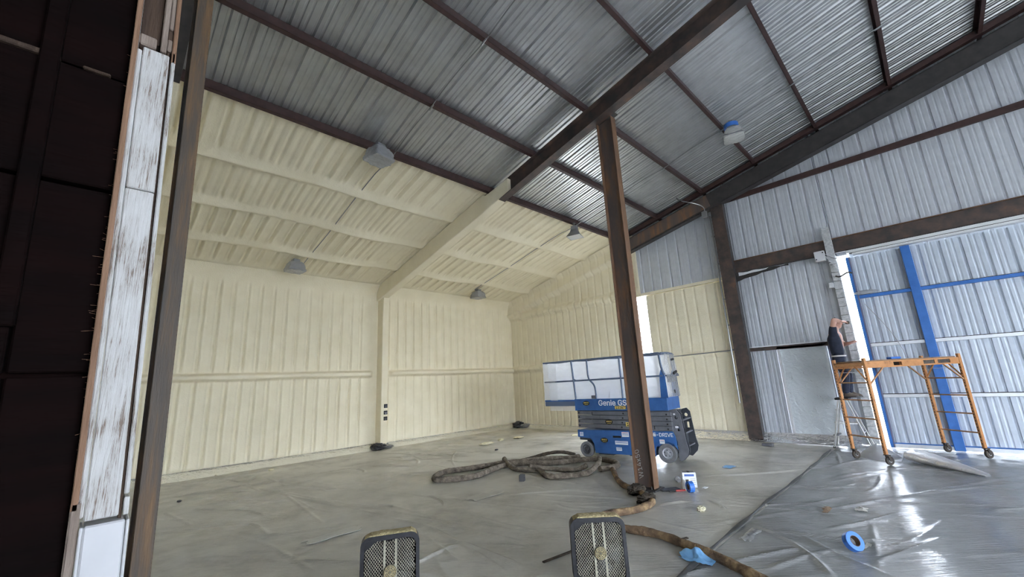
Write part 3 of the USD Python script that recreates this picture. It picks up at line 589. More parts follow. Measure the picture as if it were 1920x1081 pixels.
# foam-coated column at the eave wall
def foam_post(X, Y, w, d, z1, seed):
    ang = np.linspace(0, 2 * PI, 61); zs = np.linspace(0.03, z1, 90); A, B = np.meshgrid(zs, ang, indexing='ij'); ex = 0.18
    cx = np.sign(np.cos(B)) * np.abs(np.cos(B)) ** ex * w / 2; cy = np.sign(np.sin(B)) * np.abs(np.sin(B)) ** ex * d / 2
    s_ = 1 + 0.05 * (meshkit.fbm(np.stack([cx * 5, cy * 5, A * 1.6], -1) + 3, 3, seed) - 0.5) * 2
    hz = 1 + 0.25 * np.clip((A - z1 + 0.9) / 0.9, 0, 1) * (cy < 0)
    return MB().grid(np.stack([X + cx * s_, Y + cy * s_ * hz, A], -1)[:, ::-1])
single('foam_coated_column', foam_post(XM + 0.05, YE - 0.17, 0.21, 0.42, 4.75, 12), foam, 'cream foam-coated column standing proud of the left wall', 'column', smooth=40)
for k, (z, nm) in enumerate(((1.21, 'top'), (1.02, 'middle'), (0.85, 'lowest'))):
    t = thing('outlet_box', f'{nm} black electrical outlet box of three on the foam-coated column', 'outlet', (XM + 0.09, YE - 0.385, z - 0.06), group='outlet boxes on the foamed column')
    part(t, 'box', MB().box((0, 0, 0.055), (0.105, 0.06, 0.11), 0.006), black_m)
    part(t, 'cover_rim', MB().box((0, -0.03, 0.055), (0.085, 0.01, 0.012), 0.002).box((0, -0.03, 0.025), (0.03, 0.012, 0.03), 0.002), lamp_m if k == 1 else hubdark_m)

# ------------------------------------------------------------------ end wall framing
t = thing('girt', 'thin dark horizontal rail high on the sheeted end wall', 'rail', (XG, 3.4, 6.33))
part(t, 'channel', MB().b2((-0.06, -6.5, 0.0), (0.08, 0, 0.10)).b2((-0.06, -6.5, -0.03), (-0.05, 0, 0.0)), red_oxide)
t = thing('girt', 'brown horizontal rail above the plastic covered door', 'rail', (XG, 3.4, 2.17))
part(t, 'channel', MB().b2((-0.04, -1.95, 0.0), (0.08, 0, 0.10)), rust_header)
part(t, 'lip', MB().b2((-0.05, -1.95, 0.085), (-0.04, 0, 0.115)), galv_rail)
t = thing('girt', 'white foamed horizontal rail at the top of the foamed leaf', 'rail', (XG, 6.3, 4.14))
part(t, 'channel', MB().b2((-0.05, -2.6, 0.02), (0.1, 0.9, 0.10)), foam)
t = thing('girt', 'thin pale pipe rail crossing the foamed leaf behind the blue lift', 'rail', (XG - 0.06, 6.0, 2.19))
part(t, 'pipe', MB().rod((-0.02, 0, 0), (-0.02, -2.3, 0.05), 0.014), conduit_m)
t = thing('header_beam', 'long rusty brown header beam across the end wall above the sliding door', 'beam', (XG - 0.06, 3.38, 4.27))
part(t, 'web', MB().b2((0.0, -8.0, 0.0), (0.06, 0, 0.33), 0.004), rust_header)
part(t, 'top_flange', MB().b2((-0.05, -8.0, 0.32), (0.06, 0, 0.336), 0.003), rust_edge)
part(t, 'bottom_flange', MB().b2((-0.03, -8.0, -0.012), (0.06, 0, 0.004), 0.003), dark_steel)
# torn strip under it
G = np.zeros((24, 5, 3))
for i, s_ in enumerate(np.linspace(0, 1, 24)):
    for j, q in enumerate(np.linspace(0, 1, 5)):
        G[i, j] = (XG - 0.13 - 0.04 * math.sin(s_ * 3) * q, 3.40 - 1.25 * s_, 4.24 - 0.02 * s_ - q * (0.03 + 0.19 * (1 - s_) ** 1.1) + 0.012 * math.sin(s_ * 20 + q * 3))
single('torn_strip', slab(G, (0.006, 0, 0)), dark_steel, 'dark torn strip sagging under the header beam beside the column', 'strip', smooth=True)
G2 = G[2:16, :2].copy(); G2[:, 1] = G2[:, 0] * 0.45 + G[2:16, 3] * 0.55; G2[..., 0] -= 0.012; G2[-1, 1] = G2[-1, 0] - (0, 0, 0.004)
single('torn_strip', slab(G2, (0.004, 0, 0)), decal_white, 'pale torn paper strip lying on the dark one under the header beam', 'strip', smooth=True)

# masonry post left of the bright slit, with its brackets
t = thing('door_post', 'mottled white masonry post between the plastic covered door and the bright slit', 'post', (XG - 0.02, 1.295, 0))
for k in range(21):
    z = 0.01 + k * 0.2; part(t, 'block', MB().box((0.03 + 0.003 * math.sin(k * 2.3), 0.0, z + 0.098), (0.20, 0.155, 0.194), 0.008), pilaster_m)
t = thing('mounting_post', 'short pale steel post on the header above the bright slit', 'post', (XG - 0.10, 1.30, 4.05))
part(t, 'post', MB().box((0.0, 0, 0.42), (0.08, 0.15, 0.84), 0.006), pilaster_m)
t = thing('electrical_box', 'white electrical box hung beside the header above the person', 'electrical box', (XG - 0.17, 1.50, 4.10))
part(t, 'box', MB().box((0, 0, 0.13), (0.09, 0.20, 0.24), 0.008), white_paint)
for sy in (-1, 1): part(t, 'knockout', MB().lathe([(0, 0), (0.014, 0), (0.014, 0.006), (0, 0.006)], 12, (-0.048, sy * 0.07, 0.13 + sy * -0.07), 'x'), black_m)
part(t, 'strap', MB().bar((0, -0.10, 0.10), (0.02, -0.30, -0.28), 0.012, 0.05, (1, 0, 0)).bar((0, -0.06, 0.2), (0.02, -0.30, 0.0), 0.012, 0.03, (1, 0, 0)), white_paint)
single('door_latch', MB().tube(catmull([(XG - 0.1, 1.30, 3.72), (XG - 0.13, 1.2, 3.69), (XG - 0.13, 1.1, 3.74), (XG - 0.1, 1.0, 3.72)], 20), 0.016, 8), dark_steel, 'dark bent latch bar crossing the top of the bright slit', 'latch')
single('wall_socket', MB().box((XG - 0.1, 1.42, 3.52), (0.05, 0.09, 0.12), 0.006), white_paint, 'small white box high on the masonry post', 'electrical box')

# ------------------------------------------------------------------ plastic covered door
t = thing('door_1', kind='structure', loc=(XG, 2.28, 0.0))
part(t, 'leaf', MB().box((0.05, 0.0, 1.10), (0.05, 0.86, 2.14), 0.006), white_paint)
for sy, nm in ((1, 'jamb'), (-1, 'jamb')): part(t, nm, MB().box((0.02, sy * 0.465, 1.13), (0.12, 0.06, 2.22), 0.006), white_paint if sy > 0 else galv_rail)
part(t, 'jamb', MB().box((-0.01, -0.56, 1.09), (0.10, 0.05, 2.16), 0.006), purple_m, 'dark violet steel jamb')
part(t, 'head', MB().box((0.02, 0, 2.20), (0.12, 0.92, 0.06), 0.006), white_paint)
tk = part(t, 'handle', MB().lathe([(0, 0), (0.03, 0), (0.034, 0.012), (0.012, 0.02), (0.012, 0.05), (0.028, 0.058), (0.03, 0.075), (0.02, 0.088), (0, 0.09)], 20, (0.0, 0, 0), 'x').tm().apply_transform(trimesh.transformations.translation_matrix((0, 0, 0))) if False else MB().lathe([(0, 0.0), (0.034, 0.0), (0.034, -0.012), (0.012, -0.02), (0.012, -0.05), (0.03, -0.058), (0.032, -0.078), (0.02, -0.09), (0, -0.09)], 20, (0.02, -0.33, 1.05), 'x'), galv_rail)
Yg, Zg = np.meshgrid(np.linspace(-0.46, 0.43, 60), np.linspace(0.16, 2.16, 110), indexing='ij')
Q = np.stack([Yg, Zg, 0 * Yg], -1)
rad = np.abs(meshkit.fbm(Q * np.array([3.2, 1.4, 1]) + meshkit.noise(Q * 1.2, 3)[..., None], 4, 17) - 0.5)
P = np.stack([-0.035 - 0.09 * rad - 0.04 * np.exp(-((Yg + 0.33) ** 2 + (Zg - 1.05) ** 2) / 0.02), Yg, Zg], -1)
pl = single('plastic_drape', MB().grid(P + np.array([XG, 2.28, 0])), film_door, 'crinkled clear plastic taped over the closed door', 'plastic sheet', smooth=True)

# ------------------------------------------------------------------ big sliding door
t = thing('sliding_door', 'big steel-sheeted sliding door in a blue and white frame behind the orange scaffold', 'door', (XG - 0.02, 1.06, 0))
y = -0.0
k = 0
while y > -3.9:
    pr = rib_profile(3, start=y - 0.915, mh=0.006)
    a = np.stack([0.045 + pr[:, 1], pr[:, 0], np.full(len(pr), 0.03)], -1); b = a + (0, 0, 4.07)
    part(t, 'door_sheet', MB().grid(np.stack([a, b])), door_metal, smooth=False); y -= 0.915
part(t, 'stile', MB().b2((-0.045, -0.05, 0.0), (0.04, 0.0, 4.10), 0.004), blue_frame)
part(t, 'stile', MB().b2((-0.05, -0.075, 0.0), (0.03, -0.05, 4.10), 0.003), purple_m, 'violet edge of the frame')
part(t, 'post', MB().b2((-0.07, -1.07, 0.0), (0.035, -0.92, 4.11), 0.006), blue_frame, 'bright blue vertical post')
part(t, 'stile', MB().b2((-0.045, -3.7, 0.0), (0.04, -3.62, 4.10), 0.004), blue_frame)
for z, m_, nm in ((3.17, blue_frame, 'blue horizontal rail'), (2.10, galv_rail, 'pale galvanised upper rail'), (1.03, galv_rail, 'pale galvanised lower rail')):
    for y0, y1 in ((-0.075, -0.92), (-1.07, -3.62)):
        part(t, 'rail', MB().b2((-0.045, y1, z - 0.032), (0.04, y0, z + 0.032), 0.004), m_, nm)
        part(t, 'rail_shadow_gap', MB().b2((-0.03, y1, z + 0.034), (0.04, y0, z + 0.044)), black_m if False else dark_steel, 'dark strip painted as the shadow gap over the rail')  # solid strip; the shadow above the rail is put in as colour
part(t, 'rail', MB().b2((-0.05, -3.7, 0.004), (0.04, -0.06, 0.075), 0.004), galv_rail, 'white bottom rail')
part(t, 'edge_strip', MB().b2((-0.052, -3.7, 0.076), (0.03, -0.06, 0.092), 0.003), blue_frame, 'thin blue strip over the bottom rail')
t = thing('door_track', 'white box track over the big sliding door', 'track', (XG - 0.10, 1.02, 4.13))
part(t, 'track', MB().b2((-0.05, -6, 0.05), (0.1, 0, 0.115), 0.006), track_m)
part(t, 'lip', MB().b2((-0.06, -6, -0.01), (0.08, -0.1, 0.038), 0.006), track_m)
part(t, 'slot', MB().b2((-0.03, -6, 0.034), (0.08, -0.05, 0.052)), dark_steel, 'dark slot of the track')
single('plastic_scrap', crumple((XG - 0.10, 0.86, 3.21), (0.10, 0.42, 0.10), 5, 0.4, 3), film_clear, 'clump of clear plastic on the blue rail near the top left of the sliding door', 'plastic scrap', smooth=True)
single('pull_cord', MB().tube(catmull([(XG - 0.09, 0.92, 3.0), (XG - 0.1, 0.72, 2.6), (XG - 0.1, 0.56, 2.2), (XG - 0.08, 0.45, 1.6)], 30), 0.006, 6), lamp_m, 'thin grey cord hanging across the left of the sliding door', 'cord')

# ------------------------------------------------------------------ plastic skirts at the wall feet
def skirt(path, h, depth, seed, out):
    """A film turned up against a wall foot. path: floor points along the wall, out: direction into the room."""
    p = catmull(path, 240) if len(path) > 2 else np.linspace(path[0], path[1], 240)
    prof = np.linspace(0, 1, 14); A, B = np.meshgrid(np.arange(240), prof, indexing='ij')
    q = np.stack([p[:, 0][:, None] * 1.0 + 0 * B, p[:, 1][:, None] + 0 * B, B * 2], -1)
    nz = np.abs(meshkit.fbm(q * np.array([4, 4, 2]) + seed, 4, seed) - 0.5)
    o = np.array(out)
    t = (1 - B) ** 1.6 * depth + 0.16 * nz * (0.3 + B * (1 - B) * 3)
    return MB().grid(np.stack([p[:, :1] + o[0] * t, p[:, 1:2] + o[1] * t, 0.004 + h * B ** 1.2 + 0.03 * nz * B], -1), True)
single('plastic_skirt', skirt([(XG - 0.07, 7.0), (XG - 0.07, 1.5)], 0.19, 0.26, 3, (-1, 0)), film_skirt, 'crumpled clear plastic strip along the foot of the end wall and door', 'plastic sheet', smooth=True)
single('plastic_skirt', skirt([(XG - 0.10, 12.1), (XG - 0.10, 7.0)], 0.12, 0.30, 9, (-1, 0)), film_grey, 'dusty plastic strip with fold shade put in its grey along the foot of the foamed end wall behind the lift', 'plastic sheet', smooth=True)
single('plastic_skirt', skirt([(6.4, YE - 0.10), (XG - 0.05, YE - 0.10)], 0.12, 0.34, 6, (0, -1)), film_grey, 'dusty plastic strip with fold shade put in its grey along the foot of the foamed wall right of its column', 'plastic sheet', smooth=True)
single('plastic_skirt', skirt([(0.0, YE - 0.10), (5.95, YE - 0.10)], 0.13, 0.42, 4, (0, -1)), film_grey, 'dusty plastic strip with fold shade put in its grey along the foot of the foamed wall left of its column', 'plastic sheet', smooth=True)
t = thing('wrapped_column_foot', 'dark plastic bundle at the foot of the foam-coated column', 'bundle', (5.98, YE - 0.42, 0))
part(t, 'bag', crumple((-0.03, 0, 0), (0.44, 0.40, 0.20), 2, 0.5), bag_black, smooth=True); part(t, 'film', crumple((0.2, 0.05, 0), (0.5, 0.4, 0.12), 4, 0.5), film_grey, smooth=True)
t = thing('wrapped_column_foot', 'dark plastic bundle on the floor in the foamed corner', 'bundle', (XG - 0.25, YE - 0.45, 0))
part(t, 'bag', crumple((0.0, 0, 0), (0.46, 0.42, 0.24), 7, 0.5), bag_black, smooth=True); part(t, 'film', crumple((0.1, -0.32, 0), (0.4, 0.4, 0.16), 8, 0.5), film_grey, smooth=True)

# ------------------------------------------------------------------ conduits and lamps under the roof
def slope_pt(x, y, dz): return (x, y, float(zp(y)) + dz)
for X, lab in ((3.47, 'thin grey pipe running up the roof through the left bay between the square lamps'), (9.33, 'thin grey pipe running up the roof through the right bay between the lamps')):
    t = thing('conduit', lab, 'pipe', slope_pt(X, 11.3, -0.03))
    ys = np.linspace(11.35, RIDGE + 0.3, 120)
    part(t, 'pipe', MB().tube([slope_pt(X + 0.008 * math.sin(y * 2.1), y, -0.02 + 0.05 * abs(math.sin((y - 6.641) / 1.4087 * PI)) * (y < 6.7) + (0.098 if X < 5 else 0.078) * min(1, max(0, (y - 6.75) / 0.5))) for y in ys], 0.011, 6), conduit_m, world=True)
    for k in range(7):
        y = 6.641 - 1.4087 * k; part(t, 'coupling', MB().rod(slope_pt(X, y + 0.07, -0.022), slope_pt(X, y - 0.05, -0.016), 0.015, 8), conduit_m, world=True)

def boxy(c, size, seed):
    m = trimesh.creation.icosphere(4); v = np.array(m.vertices); a = np.abs(v).max(1, keepdims=True); v = v / a ** 0.72
    taper = np.clip(1.0 - 0.30 * (v[:, 2:] + 0.6) / 1.6, 0.5, 1.05); v[:, :2] *= taper
    v = v * (1 + 0.13 * (meshkit.fbm(v * 2.6 + seed, 3, seed)[:, None] - 0.5) * 2) * np.array(size) / 2; v[:, 2] -= v[:, 2].min()
    return trimesh.Trimesh(v + np.array(c), m.faces, process=False)
def lamp(x, y, drop, rz, label, style):
    t = thing('work_lamp', label, 'lamp', (x, y, float(zp(y)) - drop), rz, group='bagged lamps under the roof')
    z = 0.0
    part(t, 'hanger', MB().rod((0, 0, 0.30), (0, 0, drop + 0.02), 0.012, 8).box((0, 0, drop), (0.08, 0.08, 0.02), 0.004), conduit_m)
    part(t, 'ballast_box', MB().box((0, 0, 0.27), (0.17, 0.17, 0.12), 0.012), lamp_m)
    sq = lambda w, z_: np.array([(sx * w / 2, sy * w / 2, z_) for sx, sy in ((1, 1), (-1, 1), (-1, -1), (1, -1), (1, 1))])
    G = np.stack([sq(0.17, 0.22), sq(0.22, 0.14), sq(0.40, 0.0)])
    part(t, 'reflector', MB().grid(G, True).grid(G * np.array([0.97, 0.97, 1.0]) + (0, 0, 0.004)), lamp_m, smooth=False)
    part(t, 'diffuser', MB().box((0, 0, 0.006), (0.385, 0.385, 0.012), 0.004), lamp_in)
    if style == 'grey':
        part(t, 'plastic_wrap', boxy((0, 0, -0.02), (0.46, 0.46, 0.27), int(x * 7 + y)), film_lamp, 'grey dusty plastic wrap', smooth=True)
    elif style == 'white':
        part(t, 'plastic_wrap', boxy((0.02, -0.02, -0.05), (0.42, 0.42, 0.27), 3), bag_white, 'white plastic bag', smooth=True)
        part(t, 'tape', MB().lathe([(0.13, 0.24), (0.145, 0.24), (0.145, 0.33), (0.13, 0.33), (0.13, 0.24)], 20), blue_tape, 'blue tape around the bag')
    return t
lamp(3.15, 6.50, 0.30, 0.2, 'square lamp wrapped in grey plastic below the foam edge in the left bay', 'grey')
lamp(3.19, 11.15, 0.30, 0.1, 'square lamp wrapped in grey plastic low on the foamed ceiling of the left bay', 'grey')
lamp(9.40, 11.25, 0.30, 0.1, 'small dusty lamp low on the foamed ceiling right of the foamed beam', 'grey')
lamp(9.20, 6.60, 0.42, 0.3, 'unwrapped dark lamp with white underside at the foam edge left of the middle column', 'bare')
lamp(9.22, 2.20, 0.42, 0.3, 'lamp in a white plastic bag with blue tape under the bare roof on the right', 'white')

# ------------------------------------------------------------------ old barn wall end at the far left
# the old wall leans a little; everything of it is built upright and leaned about its foot
LEAN = math.radians(-1.8); JX = 0.040
def lean(m, z0=1.45):
    m = tomesh(m).copy(); v = np.array(m.vertices); v[:, 0] += (v[:, 2] - z0) * math.tan(LEAN) + JX; m.vertices = v; return m
JY = 1.60
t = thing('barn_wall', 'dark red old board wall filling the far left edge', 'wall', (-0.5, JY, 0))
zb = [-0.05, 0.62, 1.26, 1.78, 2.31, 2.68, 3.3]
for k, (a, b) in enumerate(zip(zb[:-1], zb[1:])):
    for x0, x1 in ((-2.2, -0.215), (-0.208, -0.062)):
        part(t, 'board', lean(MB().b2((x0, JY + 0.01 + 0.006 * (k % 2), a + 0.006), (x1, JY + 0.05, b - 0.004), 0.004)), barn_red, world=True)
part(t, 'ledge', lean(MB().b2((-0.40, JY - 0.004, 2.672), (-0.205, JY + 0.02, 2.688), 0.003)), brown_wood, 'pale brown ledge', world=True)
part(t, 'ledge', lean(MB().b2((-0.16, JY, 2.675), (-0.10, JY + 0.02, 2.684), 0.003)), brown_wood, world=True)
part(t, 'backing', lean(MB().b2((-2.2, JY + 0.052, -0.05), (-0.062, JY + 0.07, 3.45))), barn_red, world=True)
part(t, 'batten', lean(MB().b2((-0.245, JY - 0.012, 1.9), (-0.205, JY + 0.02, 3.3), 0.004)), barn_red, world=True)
part(t, 'lower_lining', lean(MB().b2((-0.064, JY - 0.02, -0.05), (-0.0445, JY + 0.03, 1.46), 0.004)), grey_wood, 'grey strip standing in for the soft light falloff at the foot', world=True)  # flat grey in place of the soft light falloff on this edge
t = thing('door_jamb', 'peeling white painted board post with bare brown edge at the left of the opening', 'post', (-0.02, JY, 0))
part(t, 'bare_edge', lean(MB().b2((-0.0635, JY - 0.020, 1.44), (-0.050, JY + 0.06, 3.3), 0.002)), bare_wood, 'splintered bare brown edge', world=True)
part(t, 'side_bead', lean(MB().b2((-0.050, JY - 0.014, 1.42), (-0.0385, JY + 0.06, 2.80), 0.003)), peel, world=True)
part(t, 'upper_board', lean(MB().b2((-0.0365, JY - 0.006, 2.33), (0.0285, JY + 0.06, 2.82), 0.003)), peel, 'peeling white upper board', world=True)
part(t, 'lower_board', lean(MB().b2((-0.0375, JY - 0.010, 1.41), (0.0275, JY + 0.06, 2.326), 0.003)), peel, 'peeling white lower board', world=True)
part(t, 'dark_groove', lean(MB().b2((0.0275, JY + 0.012, 1.30), (0.0345, JY + 0.05, 2.86), 0.001)), brown_wood, world=True)
part(t, 'edge_strip', lean(MB().b2((0.0345, JY - 0.002, 1.46), (0.0450, JY + 0.05, 2.84), 0.003)), peel, 'narrow peeling edge strip', world=True)
part(t, 'short_block', lean(MB().b2((0.036, JY - 0.002, 1.408), (0.0475, JY + 0.05, 1.452), 0.002)), peel, world=True)
part(t, 'foot_casing', lean(MB().b2((-0.036, JY - 0.02, -0.05), (0.043, JY + 0.06, 1.40), 0.004)), white_paint, 'smooth white casing at the foot', world=True)
part(t, 'foot_bead', lean(MB().b2((0.0435, JY - 0.024, -0.05), (0.050, JY + 0.06, 1.40), 0.002)), white_paint, world=True)
part(t, 'foot_bead', lean(MB().b2((-0.043, JY - 0.026, -0.05), (-0.0365, JY + 0.06, 1.40), 0.002)), white_paint, world=True)
# rough framing above it
part(t, 'dark_recess', lean(MB().b2((-0.048, JY + 0.02, 2.86), (0.005, JY + 0.06, 3.4), 0.002)), brown_wood, world=True)
part(t, 'sill_chip', lean(MB().b2((-0.048, JY - 0.012, 2.822), (-0.006, JY + 0.05, 2.862), 0.004)), grey_wood, world=True)
part(t, 'stud', lean(MB().b2((0.004, JY - 0.006, 2.825), (0.0195, JY + 0.05, 3.4), 0.003)), grey_wood, 'grey upright stud', world=True)
for z0, z1 in ((2.845, 2.89), (2.93, 3.4)): part(t, 'blocking', lean(MB().b2((0.0205, JY + 0.004, z0), (0.033, JY + 0.05, z1), 0.003)), grey_wood, world=True)
for z0, z1 in ((2.80, 2.845), (2.89, 2.93)): part(t, 'gap_block', lean(MB().b2((0.0205, JY + 0.012, z0), (0.034, JY + 0.05, z1), 0.002)), brown_wood, world=True)
part(t, 'outer_strip', lean(MB().b2((0.034, JY - 0.002, 2.80), (0.0455, JY + 0.05, 3.4), 0.003)), bare_wood, world=True)
sp = MB(); r3 = np.random.default_rng(8)
for k in range(46):
    z = r3.uniform(1.5, 2.8) if k > 14 else r3.uniform(1.75, 2.2); L = r3.uniform(0.004, 0.012) if k > 7 else r3.uniform(0.012, 0.026)
    x = JX - 0.062 + (z - 1.45) * math.tan(LEAN); sp.rod((x + 0.003, JY - 0.004, z), (x - L, JY - 0.006, z + r3.normal(0, 0.003)), 0.0006, 4)
part(t, 'splinters', sp, bare_wood, 'fine splinters of the bare edge', world=True, kind='stuff')

# ------------------------------------------------------------------ blue scissor lift (local: x towards its far-left end, y towards the viewer's side, z up)
RZ = math.atan2(0.993, -0.118)
lf = thing('scissor_lift', 'blue scissor lift with plastic wrapped platform rails behind the middle column', 'lift', (8.035, 5.02, 0), RZ)
Wd = 0.76
NX, NZ, NY = (-1, 0, 0), (0, 0, 1), (0, 1, 0)                       # decals: reading direction, up, outwards
body = Polygon([(1.07, 0.42), (1.07, 0.575), (-1.08, 0.60), (-1.12, 0.50), (-1.14, 0.22), (-1.10, 0.14), (-0.70, 0.11), (0.66, 0.10), (0.68, 0.30), (0.76, 0.40)])
body = body.difference(Point(-0.92, 0.17).buffer(0.235)).difference(Point(0.88, 0.15).buffer(0.20)).difference(sbox(0.72, 0, 1.2, 0.36))
ch = part(lf, 'chassis', MB().prism(body, 0.03, (0, -0.03, 0), (1, 0, 0), (0, 0, 1), (0, 1, 0)).prism(body, 0.03, (0, -Wd, 0), (1, 0, 0), (0, 0, 1), (0, 1, 0)).b2((-1.05, -Wd + .03, 0.30), (0.70, -0.03, 0.57)).b2((-0.66, -Wd + .03, 0.11), (0.62, -0.03, 0.31)).b2((0.7, -Wd + .03, 0.42), (1.05, -0.03, 0.57)), lift_blue)
part(ch, 'fender_lining', MB().b2((0.70, -Wd + 0.02, 0.36), (1.04, -0.01, 0.415), 0.01), lift_dark)
part(ch, 'underframe', MB().b2((0.25, -Wd + .1, 0.065), (0.62, -0.06, 0.105), 0.01).b2((-0.5, -Wd + .1, 0.075), (-0.1, -0.06, 0.11), 0.01), lift_dark)
part(ch, 'handle_slot', MB().b2((0.02, -0.002, 0.435), (0.21, 0.003, 0.475), 0.004), decal_black)
for x0, x1, z0, z1, m_ in ((-0.16, 0.0, 0.46, 0.56, decal_white), (-0.12, 0.17, 0.30, 0.375, decal_white), (0.03, 0.155, 0.175, 0.245, decal_white), (0.93, 1.02, 0.44, 0.53, decal_white), (-0.90, -0.80, 0.36, 0.44, decal_white)):
    d = part(ch, 'decal', MB().b2((x0, 0.0, z0), (x1, 0.003, z1)), m_, 'white printed label', smooth=False)
    for r_ in range(max(1, int((z1 - z0) / 0.03))): part(ch, 'print_line', MB().b2((x0 + .012, 0.003, z1 - 0.018 - 0.022 * r_), (x1 - .012, 0.0036, z1 - 0.011 - 0.022 * r_)), decal_red if r_ == 0 and x0 < -0.13 else decal_blue, smooth=False)
part(ch, 'stripe', MB().b2((-0.55, 0.0, 0.505), (-0.735, 0.003, 0.545)), decal_white, smooth=False)
part(ch, 'lettering', text_on('E-DRIVE', 0.068, (-0.68, 0.0, 0.497), NX, NZ, NY, True), decal_white, 'white lettering reading E-DRIVE', smooth=False)
def badge(parent, x, z, faded=False, y=0.0):
    e = Point(0, 0).buffer(1, 24)
    from shapely import affinity
    b = part(parent, 'badge', MB().prism(affinity.scale(e, 0.088, 0.052), 0.003, (x, y, z), NX, NZ, NY), decal_black, 'black oval badge with yellow lettering asco', smooth=False)
    part(parent, 'badge_lettering', text_on('asco', 0.042, (x, y + 0.003, z + 0.012), NX, NZ, NY, True, 0.0015, True), decal_yellow, smooth=False)
    part(parent, 'badge_line', MB().b2((x - 0.05, y + 0.003, z - 0.032), (x + 0.045, y + 0.0045, z - 0.024)), decal_yellow, smooth=False)
badge(ch, 0.42, 0.375)
def wheel(x, y, z, r, w, hub):
    wh = part(lf, 'wheel', MB().lathe([(r * 0.62, -w / 2 + 0.01), (r * 0.66, -w / 2), (r * 0.93, -w / 2), (r, -w / 2 + 0.015), (r, w / 2 - 0.015), (r * 0.93, w / 2), (r * 0.66, w / 2), (r * 0.62, w / 2 - 0.01)], 36, (x, y, z), 'y'), tyre_m)
    part(wh, 'hub', MB().lathe([(0, -w / 2 + 0.02), (r * 0.63, -w / 2 + 0.02), (r * 0.63, w / 2 - 0.02), (r * 0.52, w / 2 - 0.006), (r * 0.42, w / 2 - 0.026), (r * 0.2, w / 2 - 0.022), (r * 0.18, w / 2 - 0.004), (0, w / 2 - 0.002)], 30, (x, y, z), 'y').lathe([(0, w / 2 - 0.026), (r * 0.63, w / 2 - 0.026), (r * 0.63, -w / 2 + 0.02), (0, -w / 2 + 0.02)], 30, (x, y, z), 'y'), hub)
    for q in range(5):
        a = q * 2 * PI / 5 + 0.3; part(wh, 'lug_nut', MB().box((x + 0.32 * r * math.cos(a), y + (w / 2 - 0.02) * (1 if y > -Wd / 2 else -1), z + 0.32 * r * math.sin(a)), (0.018, 0.014, 0.018), 0.003), lift_dark)
for y in (-0.055, -Wd + 0.055): wheel(-0.92, y, 0.183, 0.183, 0.115, hub_m); wheel(0.88, y, 0.163, 0.163, 0.11, hubdark_m)
part(lf, 'steer_axle', MB().rod((0.88, -Wd + 0.1, 0.17), (0.88, -0.1, 0.17), 0.03).b2((0.80, -Wd + .2, 0.2), (0.96, -0.2, 0.40), 0.01), lift_dark)
part(lf, 'drive_axle', MB().rod((-0.92, -Wd + 0.1, 0.183), (-0.92, -0.1, 0.183), 0.03), lift_dark)
# folded arms: four on each side, each a little askew
for y0 in (-0.055, -Wd + 0.01):
    for k in range(4):
        z0 = 0.605 + k * 0.094; tl = 0.016 * (1 if k % 2 else 1)
        a = part(lf, 'scissor_arm', MB().bar((1.045, y0 + 0.022 - 0.004 * (k % 2), z0 + 0.048 + tl), (-1.09, y0 + 0.022 - 0.004 * (k % 2), z0 + 0.044 - 0.004), 0.045, 0.086, (0, 0, 1), 0.008), lift_grey)
        for x, r_ in ((1.0, 0.014), (-0.02 - 0.02 * k, 0.017), (-1.0, 0.016)):
            part(a, 'pin', MB().lathe([(0, 0), (r_, 0), (r_, 0.006), (r_ * 0.6, 0.01), (0, 0.01)], 14, (x, y0 + (0.052 if y0 > -0.3 else -0.01), z0 + 0.05 + tl * x * 0.9), 'y'), decal_black)
    if y0 > -0.3:
        part(a, 'slot', MB().b2((0.66, -0.012, 0.90), (0.675, -0.007, 0.965)), decal_black); part(lf, 'arm_slot', MB().b2((-0.72, -0.012, 0.63), (-0.735, -0.007, 0.70)), decal_black)
for k in range(5): part(lf, 'cross_tube', MB().rod((0.98 - 0.49 * k, -Wd + 0.04, 0.78), (0.98 - 0.49 * k, -0.04, 0.78), 0.025), lift_dark)
badge(lf, 0.27, 0.755, y=-0.008)
for x0, x1, tx in ((-0.235, -0.105, '13'),):
    part(lf, 'number_plate', MB().box((-0.185, -0.006, 0.715), (0.14, 0.004, 0.085), 0.0), decal_yellow, smooth=False)
    part(lf, 'number', text_on('13', 0.062, (-0.128, -0.004, 0.685), NX, NZ, NY, True), decal_black, 'black figures 13', smooth=False)
# platform
pf = part(lf, 'platform', MB().b2((-1.05, -0.03, 0.995), (1.09, 0.0, 1.25), 0.004).b2((-1.05, -Wd, 0.995), (1.09, -Wd + 0.03, 1.25), 0.004).b2((-1.05, -Wd + 0.02, 1.0), (-1.02, -0.02, 1.25), 0.004).b2((-1.04, -Wd + 0.02, 1.07), (1.08, -0.02, 1.10)).b2((1.06, -Wd + .02, 1.0), (1.09, -.02, 1.1), 0.004), lift_blue)
part(pf, 'lettering', text_on('Genie GS-', 0.112, (0.49, 0.0, 1.105), NX, NZ, NY, True), decal_white, 'white lettering reading Genie GS-', smooth=False)
part(pf, 'number_plate', MB().b2((0.095, 0.0, 1.025), (-0.155, 0.003, 1.092)), decal_yellow, smooth=False)
part(pf, 'number', text_on('133873', 0.048, (0.077, 0.003, 1.035), NX, NZ, NY, True), decal_black, 'black figures 133873', smooth=False)
badge(pf, 0.79, 1.155)
ex = part(lf, 'extension_deck', MB().b2((1.09, -0.045, 1.095), (1.93, -0.02, 1.235), 0.004).b2((1.09, -Wd + .02, 1.095), (1.93, -Wd + 0.045, 1.235), 0.004).b2((1.905, -Wd + .04, 1.095), (1.93, -0.04, 1.235), 0.004).b2((1.09, -Wd + .03, 1.10), (1.92, -0.03, 1.12)), rail_m)
